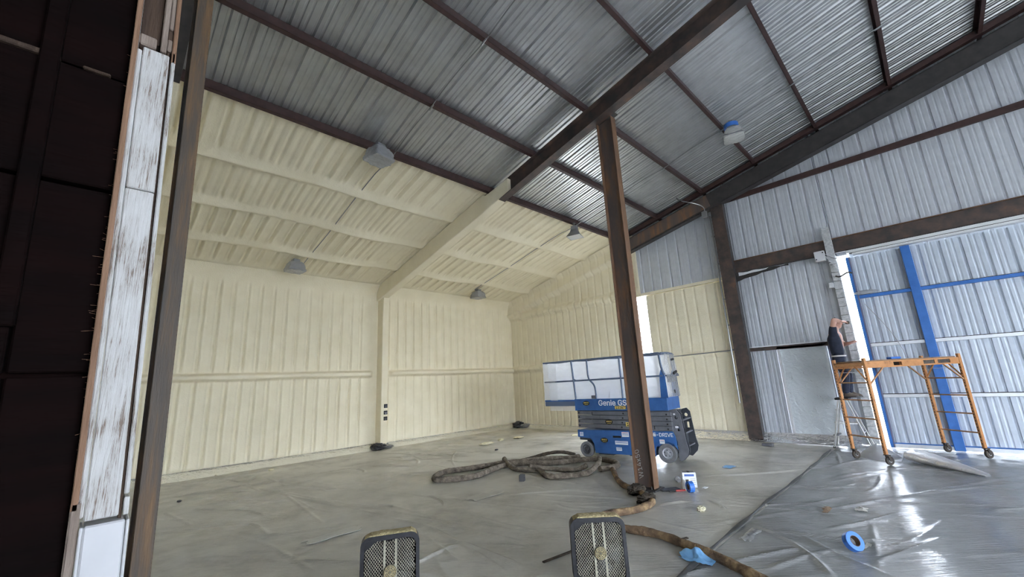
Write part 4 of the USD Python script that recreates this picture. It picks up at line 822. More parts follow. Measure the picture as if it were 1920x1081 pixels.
part(ex, 'ledge', MB().b2((1.09, -0.02, 1.20), (1.93, -0.012, 1.235), 0.002), lift_blue)
for y in (-0.03, -Wd + 0.03):
    part(lf, 'top_rail', MB().tube([(1.93, y, 2.125), (0.5, y, 2.135), (-0.6, y, 2.14), (-0.98, y, 2.145), (-1.04, y, 2.12)], 0.020, 10), rail_m)
    part(lf, 'mid_rail', MB().rod((1.91, y, 1.66), (-1.02, y, 1.68), 0.019), rail_m)
    part(lf, 'rail_post', MB().rod((1.12, y, 2.13), (1.065, y, 1.24), 0.021), rail_m)
    part(lf, 'rail_post', MB().tube(catmull([(0.705, y, 2.13), (0.69, y, 1.72), (0.66, y, 1.66), (0.60, y, 1.60), (0.555, y, 1.52), (0.54, y, 1.25)], 30), 0.019, 10), rail_m)
    part(lf, 'rail_post', MB().rod((-0.10, y, 2.13), (-0.10, y, 1.25), 0.019), rail_m)
    part(lf, 'brace_bend', MB().tube(catmull([(1.10, y, 1.76), (1.06, y, 1.69), (0.95, y, 1.665)], 12), 0.012, 8), rail_m)
    part(lf, 'latch', MB().box((0.60, y, 1.29), (0.11, 0.03, 0.07), 0.008), lift_grey)
    part(lf, 'end_post', MB().tube(catmull([(-0.985, y, 2.14), (-1.00, y, 1.95), (-1.02, y, 1.80), (-1.06, y, 1.70)], 20), 0.022, 10), rail_m)
    part(lf, 'end_plate', MB().prism(Polygon([(-0.93, 1.24), (-0.955, 1.70), (-1.0, 1.82), (-1.06, 1.70), (-1.075, 1.24)]), 0.02, (0, y - 0.01, 0), (1, 0, 0), (0, 0, 1), (0, 1, 0)), lift_blue)
part(lf, 'end_rail', MB().rod((1.92, -Wd + .03, 2.125), (1.92, -0.03, 2.125), 0.019).rod((1.90, -Wd + .03, 1.66), (1.90, -0.03, 1.66), 0.018), rail_m)
part(lf, 'gate', MB().tube([(-1.03, -0.03, 2.14), (-1.05, -Wd / 2, 2.15), (-1.03, -Wd + .03, 2.14)], 0.020, 10).rod((-1.05, -Wd + .05, 2.13), (-1.07, -Wd + .05, 1.25), 0.018).rod((-1.06, -0.1, 1.68), (-1.06, -Wd + .05, 1.68), 0.017), rail_m)
cb = part(lf, 'control_box', MB().box((-0.98, -Wd + 0.12, 1.62), (0.12, 0.2, 0.16), 0.012), lift_dark)
part(cb, 'grip', MB().bar((-1.09, -Wd + 0.16, 2.02), (-1.09, -Wd + 0.36, 2.0), 0.04, 0.045, (0, 0, 1), 0.01), black_m)
part(cb, 'grip', MB().bar((-1.10, -Wd + 0.10, 1.76), (-1.10, -Wd + 0.30, 1.72), 0.045, 0.055, (0, 0, 1), 0.01), black_m)
part(cb, 'beacon', MB().lathe([(0, 0), (0.045, 0), (0.045, 0.03), (0.03, 0.06), (0, 0.065)], 18, (-1.08, -Wd + 0.04, 1.66)), lift_grey)
part(lf, 'manual_box', MB().box((-1.075, -0.42, 1.35), (0.05, 0.09, 0.08), 0.01), black_m)
# plastic hung over the rails
def drape(p, q, z0, z1, amp, seed, n=60, m_=40):
    p, q = np.array(p), np.array(q); S_, T_ = np.meshgrid(np.linspace(0, 1, n), np.linspace(0, 1, m_), indexing='ij')
    d = (q - p) / np.linalg.norm(q - p); nn = np.array([-d[1], d[0]])
    L = np.linalg.norm(q - p); Q = np.stack([S_ * L, T_ * (z1 - z0), 0 * S_], -1)
    w = amp * (meshkit.fbm(Q * np.array([2.5, 3.5, 1]) + seed, 4, seed) - 0.5) * 2
    top = z1 - 0.018 * np.abs(np.sin(S_ * 11 + seed)) * (T_ > 0.9)
    return MB().grid(np.stack([p[0] + S_ * (q - p)[0] + nn[0] * w, p[1] + S_ * (q - p)[1] + nn[1] * w, z0 + T_ * (top - z0)], -1))
part(lf, 'plastic_wrap', drape((1.83, -0.075), (-0.93, -0.075), 1.22, 2.11, 0.022, 3), film_white, 'milky white plastic sheet inside the rails', smooth=True)
part(lf, 'plastic_wrap', drape((1.88, -Wd + .08), (-0.95, -Wd + .08), 1.15, 2.14, 0.022, 5), film_white, smooth=True)
part(lf, 'plastic_wrap', drape((1.945, -0.03), (1.945, -Wd + .03), 1.10, 2.12, 0.02, 6), film_white, smooth=True)
part(lf, 'plastic_wrap', drape((1.93, -0.01), (1.55, -0.01), 1.22, 2.10, 0.02, 9), film_clear, smooth=True)
part(lf, 'plastic_wrap', drape((-1.085, -0.03), (-1.085, -Wd + .03), 1.25, 2.14, 0.03, 8), film_clear, 'clear plastic over the entry end', smooth=True)
part(lf, 'plastic_wrap', drape((1.85, -0.1), (1.12, -0.1), 0.98, 1.10, 0.01, 11), film_clear, 'film hanging under the extension deck', smooth=True)
# entry steps and pothole guards at the right end
st = Polygon([(-1.10, 0.98), (-1.19, 1.00), (-1.25, 0.93), (-1.30, 0.40), (-1.33, 0.26), (-1.30, 0.16), (-1.19, 0.05), (-1.13, 0.06), (-1.14, 0.40), (-1.06, 0.62)])
hole = [Point(-1.165, 0.86).buffer(0.035), sbox(-1.21, 0.60, -1.16, 0.72)]
for hh in hole: st = st.difference(hh)
for y in (-0.06, -0.16, -Wd + 0.05):
    s1 = part(lf, 'step_frame', MB().prism(st, 0.028, (0, y - 0.014, 0), (1, 0, 0), (0, 0, 1), (0, 1, 0)), lift_grey if y > -0.1 else lift_dark)
for z in (0.30, 0.55, 0.80): part(lf, 'step', MB().b2((-1.28 + (z - .3) * .05, -Wd + 0.07, z - 0.014), (-1.16, -0.14, z + 0.014), 0.006), lift_grey)
part(lf, 'step_label', MB().b2((-1.13, -0.05, 0.66), (-1.19, -0.045, 0.70)), decal_white); part(lf, 'step_label', MB().b2((-1.12, -0.05, 0.91), (-1.16, -0.045, 0.94)), decal_white)
part(lf, 'end_casting', MB().b2((-1.13, -Wd + .05, 0.12), (-1.16, -0.1, 0.58), 0.01), lift_dark)

# ------------------------------------------------------------------ orange rolling scaffold
sc = thing('scaffold', 'worn orange rolling scaffold tower in front of the big sliding door', 'scaffold', (10.72, 0.61, 0), math.atan2(-0.656, 0.754))
LX, LY, TOP = 0.92, 0.33, 1.74
for sx in (-1, 1):
    for sy in (-1, 1):
        p_ = part(sc, 'post', MB().box((sx * LX, sy * LY, (0.17 + TOP + 0.07) / 2), (0.05, 0.05, TOP + 0.07 - 0.17), 0.006), orange_m)
        hs = MB()
        for k in range(26): hs.lathe([(0, 0), (0.010, 0), (0.010, 0.0015), (0, 0.0015)], 8, (sx * LX - 0.0265, sy * LY, 0.24 + k * 0.055), 'x')
        part(p_, 'adjusting_holes', hs, decal_black)
        ct = part(sc, 'caster', MB().lathe([(0.02, -0.02), (0.066, -0.02), (0.072, -0.012), (0.072, 0.012), (0.066, 0.02), (0.02, 0.02)], 24, (sx * LX + 0.02, sy * LY - 0.02, 0.073), 'y'), caster_m)
        part(ct, 'hub', MB().lathe([(0, -0.024), (0.026, -0.024), (0.026, 0.024), (0, 0.024)], 14, (sx * LX + 0.02, sy * LY - 0.02, 0.073), 'y'), galv_rail)
        part(ct, 'fork', MB().bar((sx * LX + 0.02, sy * LY + 0.012, 0.06), (sx * LX, sy * LY + 0.012, 0.165), 0.006, 0.035, (1, 0, 0)).bar((sx * LX + 0.02, sy * LY - 0.052, 0.06), (sx * LX, sy * LY - 0.052, 0.165), 0.006, 0.035, (1, 0, 0)).box((sx * LX, sy * LY - 0.015, 0.165), (0.07, 0.08, 0.012), 0.003), caster_m)
    for z in (0.42, 0.745, 1.065, 1.375): part(sc, 'rung', MB().rod((sx * LX, -LY, z), (sx * LX, LY, z), 0.013), orange_rust)
    part(sc, 'wire_rung', MB().rod((sx * LX, -LY, 1.56), (sx * LX, LY, 1.56), 0.005, 6), galv_rail)
    part(sc, 'end_bar', MB().bar((sx * (LX - 0.0), -LY, 1.70), (sx * (LX - 0.0), LY, 1.70), 0.045, 0.055, (0, 0, 1), 0.005), orange_m)
    for sy in (-1, 1): part(sc, 'end_brace', MB().rod((sx * LX, sy * LY, 1.375), (sx * LX, sy * LY * 0.30, 1.68), 0.013), orange_m)
for sy in (-1, 1):
    y = sy * (LY + 0.0)
    fr = sbox(-LX, 1.63, LX, 1.745)
    for x0, x1 in ((-0.38, -0.22), (0.20, 0.42), (0.48, 0.72)): fr = fr.difference(sbox(x0, 1.655, x1, 1.72))
    sr = part(sc, 'side_beam', MB().prism(fr, 0.03, (0, y + 0.015, 0), (1, 0, 0), (0, 0, 1), (0, -1, 0)), orange_m)
    part(sr, 'web_plate', MB().b2((0.18, y - 0.004, 1.64), (0.75, y + 0.004, 1.735)), caster_m, 'dark grip plates in the openings')
    for sx in (-1, 1): part(sc, 'diagonal_brace', MB().bar((sx * LX, y, 1.33), (sx * (LX - 0.34), y, 1.64), 0.02, 0.028, (0, 1, 0), 0.003), orange_rust)
for k in range(3):
    part(sc, 'deck_board', MB().box((0.0, -0.21 + 0.21 * k, 1.757), (1.76, 0.205, 0.022), 0.003), plywood_m)
single('tape_box', MB().box((10.56, 0.60, 1.79), (0.20, 0.10, 0.04), 0.008, R=np.array([[0.754, 0.656, 0], [-0.656, 0.754, 0], [0, 0, 1]])), blue_tape, 'flat blue case lying on the deck of the orange scaffold', 'case')

# ------------------------------------------------------------------ step ladder
ld = thing('step_ladder', 'aluminium step ladder with black top under the person', 'ladder', (11.52, 1.62, 0))
tops = {1: [(-0.15, 0.07), (0.13, 0.07)], -1: [(-0.12, -0.05), (0.14, -0.05)]}
feet = {1: [(-0.21, 0.30), (0.17, 0.30)], -1: [(-0.09, -0.30), (0.16, -0.33)]}
for s_ in (1, -1):
    for (tx, ty), (fx, fy) in zip(tops[s_], feet[s_]):
        rl = part(ld, 'rail', MB().bar((fx, fy, 0.02), (tx, ty, 1.0), 0.028 if s_ > 0 else 0.022, 0.055 if s_ > 0 else 0.022, (1, 0, 0), 0.004), alu_m)
        part(rl, 'rubber_foot', MB().box((fx, fy, 0.02), (0.05, 0.05, 0.04), 0.008), black_m)
for k in range(3):
    q = (k + 1) * 0.26 / 1.0
    y = 0.30 + (0.07 - 0.30) * q; x0 = -0.21 + 0.06 * q; x1 = 0.17 - 0.04 * q; part(ld, 'step', MB().b2((x0, y - 0.05, q - 0.012), (x1, y + 0.04, q + 0.012), 0.004), alu_m if k else lift_grey)
part(ld, 'cross_brace', MB().rod((-0.10, -0.22, 0.32), (0.15, -0.24, 0.32), 0.012).rod((-0.11, -0.14, 0.62), (0.145, -0.15, 0.62), 0.012), lift_grey)
part(ld, 'top_cap', MB().b2((-0.20, -0.11, 0.985), (0.18, 0.13, 1.03), 0.012), black_m)
for xa, xb in ((-0.17, -0.10), (0.15, 0.15)): part(ld, 'spreader', MB().bar((xa, 0.2, 0.5), (xb, -0.185, 0.5), 0.004, 0.02, (0, 0, 1)), alu_m)

# ------------------------------------------------------------------ the person on the ladder, side on, facing the bright slit (local: x towards the slit, y away from the viewer's left)
PZ = 1.032
FDIR = np.array([0.10, -0.995])                                     # the way the person faces
pe = thing('person', 'person in navy shirt and dark trousers on a step ladder, one arm raised', 'person', (11.50, 1.52, PZ), math.atan2(FDIR[1], FDIR[0]))
def body(bones, ref=0.022, it=12):
    """bones: ((x,y,z,r), (x,y,z,r)) pairs, each the hull of two spheres; joined and smoothed into one surface."""
    parts = []
    for ch_ in bones:
        parts.append(m3.Manifold.batch_hull([m3.Manifold.sphere(q[3], 20).translate(q[:3]) for q in ch_]))
    u = m3.Manifold.batch_boolean(parts, m3.OpType.Add).refine_to_length(ref)
    q = u.to_mesh(); t = trimesh.Trimesh(q.vert_properties[:, :3], q.tri_verts, process=True)
    trimesh.smoothing.filter_taubin(t, 0.5, -0.53, it); return t
# local axes: +x forward (picture right), +y = left of the person = away from the viewer, z up from the ladder top. The raised arm is the right one, nearest the viewer.
hipz, shz = 0.86, 1.38
RS = (-0.02, -0.17, shz - 0.02); RE = (0.045, -0.30, 1.64); RW = (0.165, -0.20, 1.60)
LS = (0.02, 0.17, shz - 0.03); LE = (0.12, 0.20, 1.12); LW = (0.25, 0.06, 1.14)
bare = [((*RS, 0.062), (0.01, -0.24, 1.51, 0.053)), ((0.01, -0.24, 1.51, 0.054), (*RE, 0.044)), ((*RE, 0.044), (0.09, -0.265, 1.63, 0.043)), ((0.09, -0.265, 1.63, 0.043), (*RW, 0.028)),
        ((*LE, 0.042), (0.19, 0.13, 1.13, 0.040)), ((0.19, 0.13, 1.13, 0.040), (*LW, 0.028)), ((*LS, 0.06), (*LE, 0.042)),
        ((-0.01, 0, 1.02, 0.12), (0.0, 0, 1.30, 0.13)), ((0.0, 0, 1.36, 0.075), (0.05, 0, 1.50, 0.054)), ((0.0, -0.15, 1.34, 0.06), (0.0, 0.15, 1.34, 0.06)),
        ((-0.02, -0.085, hipz, 0.085), (0.035, -0.09, 0.47, 0.058)), ((0.035, -0.09, 0.47, 0.058), (-0.02, -0.09, 0.10, 0.040)),
        ((-0.02, 0.085, hipz, 0.085), (0.075, 0.09, 0.47, 0.058)), ((0.075, 0.09, 0.47, 0.058), (0.04, 0.09, 0.10, 0.040)), ((-0.02, 0, 0.88, 0.11), (-0.01, 0, 1.05, 0.115))]
# head turned a little away and up, behind the raised arm
hc = np.array([0.075, 0.01, 1.585])
head = [((hc[0], hc[1], hc[2] + 0.035, 0.083), (hc[0] - 0.02, hc[1], hc[2] + 0.03, 0.083)), ((hc[0] + 0.02, hc[1], hc[2] - 0.03, 0.066), (hc[0] + 0.035, hc[1], hc[2] - 0.075, 0.042)),
        ((hc[0] + 0.08, hc[1], hc[2] + 0.0, 0.014), (hc[0] + 0.098, hc[1], hc[2] - 0.028, 0.013)), ((hc[0], hc[1], hc[2], 0.078), (hc[0] + 0.028, hc[1], hc[2] - 0.03, 0.062)),
        ((hc[0] + 0.073, hc[1] - 0.02, hc[2] - 0.058, 0.010), (hc[0] + 0.073, hc[1] + 0.02, hc[2] - 0.058, 0.010)), ((hc[0] + 0.068, hc[1] - 0.03, hc[2] + 0.028, 0.014), (hc[0] + 0.068, hc[1] + 0.03, hc[2] + 0.028, 0.014))]
for sy in (-1, 1): head.append(((hc[0] - 0.012, hc[1] + sy * 0.080, hc[2] + 0.016, 0.015), (hc[0] - 0.004, hc[1] + sy * 0.078, hc[2] - 0.022, 0.012)))
figure = body(bare + head, 0.016, 8)
def hand(wrist, d, up, side, curl):
    """Palm, four unequal bent fingers and a thumb; d: the way the hand points, up: the back of the hand."""
    w, d, up = np.array(wrist), np.array(d, float), np.array(up, float); d /= np.linalg.norm(d); s = np.cross(up, d); s /= np.linalg.norm(s); up = np.cross(d, s)
    P_ = lambda a, b, c, r: (*(w + a * d + b * s + c * up), r)
    out = [m3.Manifold.batch_hull([m3.Manifold.sphere(q[3], 14).translate(q[:3]) for q in (P_(0.0, -0.018, 0, 0.019), P_(0.0, 0.018, 0, 0.019), P_(0.082, -0.032, 0, 0.013), P_(0.082, 0.032, 0, 0.012))])]
    for b, l in ((-0.032, 0.066), (-0.011, 0.076), (0.011, 0.070), (0.031, 0.054)):
        c1, c2, c3 = curl * 0.45, curl * 1.1, curl * 1.6; p = np.array([0.082, b, 0.0])
        for seg, an, r in ((0.46, c1, 0.0092), (0.31, c2, 0.0084), (0.23, c3, 0.0076)):
            q = p + l * seg * np.array([math.cos(an), 0, -math.sin(an)]); out.append(m3.Manifold.batch_hull([m3.Manifold.sphere(r, 12).translate(P_(*p, 0)[:3]), m3.Manifold.sphere(r * 0.95, 12).translate(P_(*q, 0)[:3])])); p = q
    p = np.array([0.022, side * 0.028, -0.006])
    for q, r in ((np.array([0.055, side * 0.052, -0.022]), 0.0115), (np.array([0.085, side * 0.050, -0.038]), 0.0098)):
        out.append(m3.Manifold.batch_hull([m3.Manifold.sphere(r + 0.001, 12).translate(P_(*p, 0)[:3]), m3.Manifold.sphere(r, 12).translate(P_(*q, 0)[:3])])); p = q
    u = m3.Manifold.batch_boolean(out, m3.OpType.Add).refine_to_length(0.005); q = u.to_mesh(); t = trimesh.Trimesh(q.vert_properties[:, :3], q.tri_verts, process=True)
    trimesh.smoothing.filter_taubin(t, 0.5, -0.53, 6); return t
figure = trimesh.util.concatenate([figure, hand(RW, (0.9, 0.35, -0.15), (0.1, -0.5, 0.85), 1, 0.9), hand(LW, (0.8, -0.5, 0.25), (0.2, 0.3, 0.9), -1, 0.8)])
fg = part(pe, 'body', figure, skin_m, 'bare skin of arm, hands and face', smooth=True)
for sy in (-1, 1): part(fg, 'eye', MB().m(trimesh.creation.icosphere(2, 0.0115).apply_translation((hc[0] + 0.070, hc[1] + sy * 0.031, hc[2] + 0.008))), belt_m, smooth=True)
hair = m3.Manifold.batch_hull([m3.Manifold.sphere(0.089, 28).translate((hc[0] - 0.006, hc[1], hc[2] + 0.042)), m3.Manifold.sphere(0.086, 28).translate((hc[0] - 0.025, hc[1], hc[2] + 0.02))])
hair = hair - m3.Manifold.cube((0.3, 0.4, 0.4)).rotate((0, -24, 0)).translate((hc[0] + 0.03, hc[1] - 0.2, hc[2] - 0.30))
part(fg, 'hair', hair, hair_m, smooth=40)
shirt = body([((-0.015, -0.075, 0.97, 0.122), (-0.015, 0.075, 0.97, 0.122)), ((-0.015, -0.075, 0.97, 0.122), (-0.03, -0.09, 1.22, 0.125), (-0.015, 0.075, 0.97, 0.122), (-0.03, 0.09, 1.22, 0.125)), ((-0.03, -0.09, 1.22, 0.125), (-0.03, 0.09, 1.22, 0.125), (-0.01, -0.13, 1.36, 0.072), (-0.01, 0.13, 1.36, 0.072)),
              ((-0.005, 0, 1.38, 0.082), (0.02, 0, 1.44, 0.064)), ((*RS, 0.082), (0.002, -0.225, 1.475, 0.070)), ((*LS, 0.08), (0.07, 0.19, 1.24, 0.062)), ((-0.01, -0.13, 1.36, 0.075), (*RS, 0.082))], 0.02, 6)
part(pe, 'shirt', shirt, shirt_m, 'navy short sleeved shirt', smooth=True)
part(pe, 'shirt_print', MB().box((0.078, -0.10, 1.33), (0.012, 0.05, 0.035), 0.004).box((0.088, -0.06, 1.24), (0.012, 0.045, 0.03), 0.004), decal_white, 'small pale print on the shirt')
part(pe, 'shirt_tail', MB().lathe([(0.118, 0), (0.126, 0.0), (0.126, 0.030), (0.118, 0.030), (0.118, 0)], 36).tm().apply_transform(np.array([[1.06, 0, 0, -0.015], [0, 1.58, 0, 0], [0, 0, 1, 0.858], [0, 0, 0, 1]])), belt_m, 'pale strip of undershirt at the waist')
trous = body([((-0.02, -0.08, 0.80, 0.112), (-0.02, 0.08, 0.80, 0.112), (-0.015, -0.075, 0.87, 0.11), (-0.015, 0.075, 0.87, 0.11)), ((-0.03, -0.085, 0.80, 0.108), (0.035, -0.09, 0.47, 0.076)), ((0.035, -0.09, 0.47, 0.076), (-0.02, -0.09, 0.12, 0.064)), ((-0.03, 0.085, 0.80, 0.108), (0.075, 0.09, 0.47, 0.076)), ((0.075, 0.09, 0.47, 0.076), (0.04, 0.09, 0.12, 0.064))], 0.02, 6)
part(pe, 'trousers', trous, jean_m, 'dark denim trousers', smooth=True)
for x, y in ((-0.02, -0.09), (0.04, 0.09)):
    bt = part(pe, 'boot', body([((x, y, 0.12, 0.052), (x - 0.01, y, 0.045, 0.044)), ((x - 0.025, y, 0.042, 0.040), (x + 0.10, y, 0.038, 0.038), (x + 0.17, y, 0.032, 0.030)), ((x, y, 0.08, 0.048), (x + 0.09, y, 0.045, 0.040))], 0.014, 6), boot_m, smooth=True)
    part(bt, 'sole', MB().prism(Polygon([(x - 0.066, y - 0.033), (x + 0.15, y - 0.043), (x + 0.20, y - 0.02), (x + 0.20, y + 0.02), (x + 0.15, y + 0.043), (x - 0.066, y + 0.033)]).buffer(0.004), 0.02, (0, 0, 0), (1, 0, 0), (0, 1, 0), (0, 0, 1)), black_m)
tl = np.array([11.50, 1.52, PZ])
cr, sr_ = math.cos(math.atan2(FDIR[1], FDIR[0])), math.sin(math.atan2(FDIR[1], FDIR[0]))
def w_of(p): return np.array([11.50 + cr * p[0] - sr_ * p[1], 1.52 + sr_ * p[0] + cr * p[1], PZ + p[2]])
q = w_of((0.265, -0.16, 1.565))
single('tape_measure', MB().box(q, (0.05, 0.075, 0.065), 0.012), boot_m, 'small brown tool held up in the hand of the person', 'tool')

# ------------------------------------------------------------------ hoses
def hose(name, path, r, mat, label, n=260, seed=1, wob=0.012, group=None, z0=None):
    p = np.array([(*q, r) if len(q) == 2 else q for q in path], float); p = catmull(p, n)
    p[:, 2] = np.maximum(p[:, 2], r * 0.96)
    s = np.linspace(0, len(p) / 20, len(p)); nz = meshkit.fbm(np.stack([s, 0 * s, 0 * s + seed], -1) * 1.5, 4, seed)
    b = MB().tube(p, r * (0.82 + 0.36 * nz), 16); t = b.tm(); v = np.array(t.vertices)
    nn = t.vertex_normals; k = meshkit.fbm(v * 22 + seed, 3, seed + 2) - 0.5; v = v + nn * (k[:, None] * r * 0.34); v[:, 2] = np.maximum(v[:, 2], 0.004)
    return single(name, trimesh.Trimesh(v, t.faces, process=False), mat, label, 'hose', group, smooth=True)
hose('spray_hose', HOSES[0],
     0.052, hose_m, 'thick grey crusted spray hose coiled in a long loop on the floor before the lift', 420, 3)
hose('spray_hose', [(6.30, 6.86, 0.13), (6.04, 6.36, 0.06), (6.01, 6.02), (6.14, 5.75), (5.96, 5.43), (5.87, 5.2), (6.08, 4.98), (6.39, 4.82), (6.74, 4.84, 0.10), (7.02, 4.95, 0.14), (7.28, 5.12, 0.15)], 0.048, hose_m, 'crusted hose lying across the coil with its end raised', 260, 5)
hose('spray_hose', [(6.10, 5.93, 0.12), (6.32, 5.72, 0.06), (6.44, 5.45), (6.52, 5.2), (6.69, 5.0, 0.12)], 0.040, hose_m, 'short braided crusted hose piece inside the coil', 120, 6)
hose('spray_hose', [(7.75, 6.1, 0.06), (7.35, 6.33, 0.15), (7.1, 6.56, 0.10), (6.75, 6.78), (6.45, 6.98), (6.2, 7.02)], 0.036, hose_dark, 'dark hose strand along the back of the coil', 140, 9)
hose('spray_hose', HOSES[1], 0.043, hose_brown, 'brown stained hose running past the foot of the middle column and behind the right fan', 360, 12)
t = thing('hose_coupling', 'dark lumpy hose joint lying beside the foot of the middle column', 'hose joint', (5.88, 3.52, 0))
part(t, 'wrap', crumple((0, 0, 0), (0.36, 0.26, 0.15), 3, 0.45), hose_dark, smooth=True)
part(t, 'tail', crumple((-0.30, -0.32, 0), (0.34, 0.22, 0.12), 6, 0.5), hose_dark, smooth=True)

# ------------------------------------------------------------------ box fans (local: x along the width, -y the face towards the camera, z up)
def box_fan(loc, rz, tilt, label, seed):
    t = thing('box_fan', label, 'fan', loc, rz, group=None)
    W_, H_, D_ = 0.47, 0.52, 0.115
    R_ = trimesh.transformations.rotation_matrix(math.radians(tilt), (1, 0, 0))
    rr = lambda w, h, r: sbox(-w / 2 + r, r, w / 2 - r, h - r).buffer(r, 12)
    def add(name, m, mat, label=None, smooth=30, parent=None, kind=None):
        m = tomesh(m).copy(); m.apply_transform(R_); return part(parent or t, name, m, mat, label, smooth, kind=kind)
    X_, Z_ = (1, 0, 0), (0, 0, 1)
    ring = rr(W_, H_, 0.075); face = rr(W_ - 0.058, H_ - 0.066, 0.062)
    from shapely import affinity
    face = affinity.translate(face, 0, 0.030)
    add('shell', MB().prism(ring.difference(rr(W_ - 0.02, H_ - 0.02, 0.07) if False else affinity.translate(rr(W_ - 0.022, H_ - 0.022, 0.066), 0, 0.011)), D_, (0, D_, 0), X_, Z_, (0, -1, 0)), fan_frame_m)
    add('front_frame', MB().prism(ring.difference(face), 0.014, (0, 0.0, 0), X_, Z_, (0, -1, 0)), fan_frame_m)
    c = np.array([0, H_ / 2])
    # diamond grille, dished towards the rim
    gb = MB(); rg = 0.218
    for sgn in (1, -1):
        for k in range(-16, 17):
            o = k * 0.0165 * 1.0; ang = math.radians(52) * sgn; d = np.array([math.cos(ang), math.sin(ang)]); nrm = np.array([-d[1], d[0]])
            line = [c + nrm * o + d * s for s in np.linspace(-0.36, 0.36, 60)]
            pts = [p for p in line if face.contains(Point(*p)) and abs(p[0]) < 0.204]
            if len(pts) < 3: continue
            pts = np.array(pts); rad = np.linalg.norm(pts - c, axis=1); yy = -0.013 - 0.022 * np.clip(1 - (rad / 0.235) ** 2, 0, 1) + 0.0012 * sgn
            gb.tube(np.stack([pts[:, 0], yy, pts[:, 1]], -1)[::2] if len(pts) > 8 else np.stack([pts[:, 0], yy, pts[:, 1]], -1), 0.0019, 5)
    add('grille', gb, fan_grille_m, 'diamond mesh guard dusted with foam', kind='stuff')
    for x in (-0.045, 0.045):
        zz = np.linspace(0.036, H_ - 0.036, 26); rad = np.abs(zz - H_ / 2); yy = -0.018 - 0.022 * np.clip(1 - (rad / 0.235) ** 2, 0, 1)
        b = MB()
        for i in range(25): b.bar((x, yy[i], zz[i]), (x, yy[i + 1], zz[i + 1] + 0.001), 0.017, 0.004, (0, -1, 0))
        add('upright_strip', b, fan_grille_m)
    hub = add('hub_cap', MB().lathe([(0, 0.0), (0.048, 0.0), (0.050, -0.004), (0.046, -0.009), (0, -0.010)], 32, (0, -0.046, H_ / 2), 'y').tm() if False else MB().lathe([(0, -0.010), (0.048, -0.010), (0.052, -0.004), (0.050, 0.004), (0, 0.006)], 32, (0, -0.046, H_ / 2), 'y'), fan_hub_m)
    for r_ in (0.020, 0.033, 0.045): add('hub_ring', MB().tube([(r_ * math.cos(a), -0.058, H_ / 2 + r_ * math.sin(a)) for a in np.linspace(0, 2 * PI, 33)], 0.0028, 5, False), crust_m, parent=None)
    for k in range(8): add('hub_rib', MB().rod((0.008 * math.cos(k * PI / 4), -0.057, H_ / 2 + 0.008 * math.sin(k * PI / 4)), (0.046 * math.cos(k * PI / 4), -0.057, H_ / 2 + 0.046 * math.sin(k * PI / 4)), 0.002, 4), crust_m)
    # five blades
    for k in range(5):
        a0 = k * 2 * PI / 5 + seed; G = np.zeros((10, 8, 3))
        for i, r_ in enumerate(np.linspace(0.04, 0.195, 10)):
            for j, q in enumerate(np.linspace(-0.5, 0.5, 8)):
                a = a0 + q * 1.0 * (0.7 + 0.3 * i / 9); G[i, j] = (r_ * math.cos(a), 0.05 + 0.045 * q, H_ / 2 + r_ * math.sin(a))
        add('blade', slab(G, (0, 0.003, 0)), fan_inner_m, smooth=40)
    add('motor', MB().lathe([(0, 0.0), (0.06, 0.0), (0.065, 0.03), (0.065, 0.065), (0, 0.07)], 24, (0, 0.085, H_ / 2), 'y'), fan_inner_m)
    add('back_guard', MB().prism(affinity.translate(rr(W_ - 0.03, H_ - 0.03, 0.06), 0, 0.015), 0.004, (0, D_ - 0.004, 0), X_, Z_, (0, -1, 0)), fan_inner_m)
    # corner openings of the shell
    for sx, z in ((-1, H_ - 0.085), (-1, 0.085)):
        add('corner_pocket', MB().prism(Polygon([(sx * 0.195, 0), (sx * 0.125, 0.05 if z > .3 else -0.05), (sx * 0.19, 0.046 if z > .3 else -0.046)]).buffer(0.010), 0.006, (0, -0.010, z), X_, Z_, (0, -1, 0)), fan_inner_m, 'black corner opening')
    # foam crust along the top edge
    top = np.linspace(-W_ / 2 + 0.03, W_ / 2 - 0.02, 60); G = np.zeros((60, 12, 3))
    for i, x in enumerate(top):
        for j, a in enumerate(np.linspace(0, PI, 12)):
            e = min(1, (i + 1) / 8, (60 - i) / 8); hgt = (0.016 + 0.012 * meshkit.noise(np.array([x * 40, seed, 0.]))) * e
            edge = H_ - 0.002 - max(0.0, abs(x) - (W_ / 2 - 0.075)) ** 2 * 5.5
            G[i, j] = (x, D_ / 2 - math.cos(a) * (D_ / 2 + 0.004), edge + hgt * math.sin(a) ** 0.5 - 0.004)
    add('foam_crust', MB().grid(G, True), crust_m, 'crusted foam along the top edge', smooth=True)
    return t
box_fan((1.86, 3.46, 0), math.atan2(-0.22, 0.41), -1.5, 'left of two dusty box fans on the floor, with a yellow foam crust on top', 0.4)
box_fan((3.21, 2.34, 0), math.atan2(-0.32, 0.31), -1.5, 'right of two dusty box fans on the floor, in front of the brown hose', 1.1)

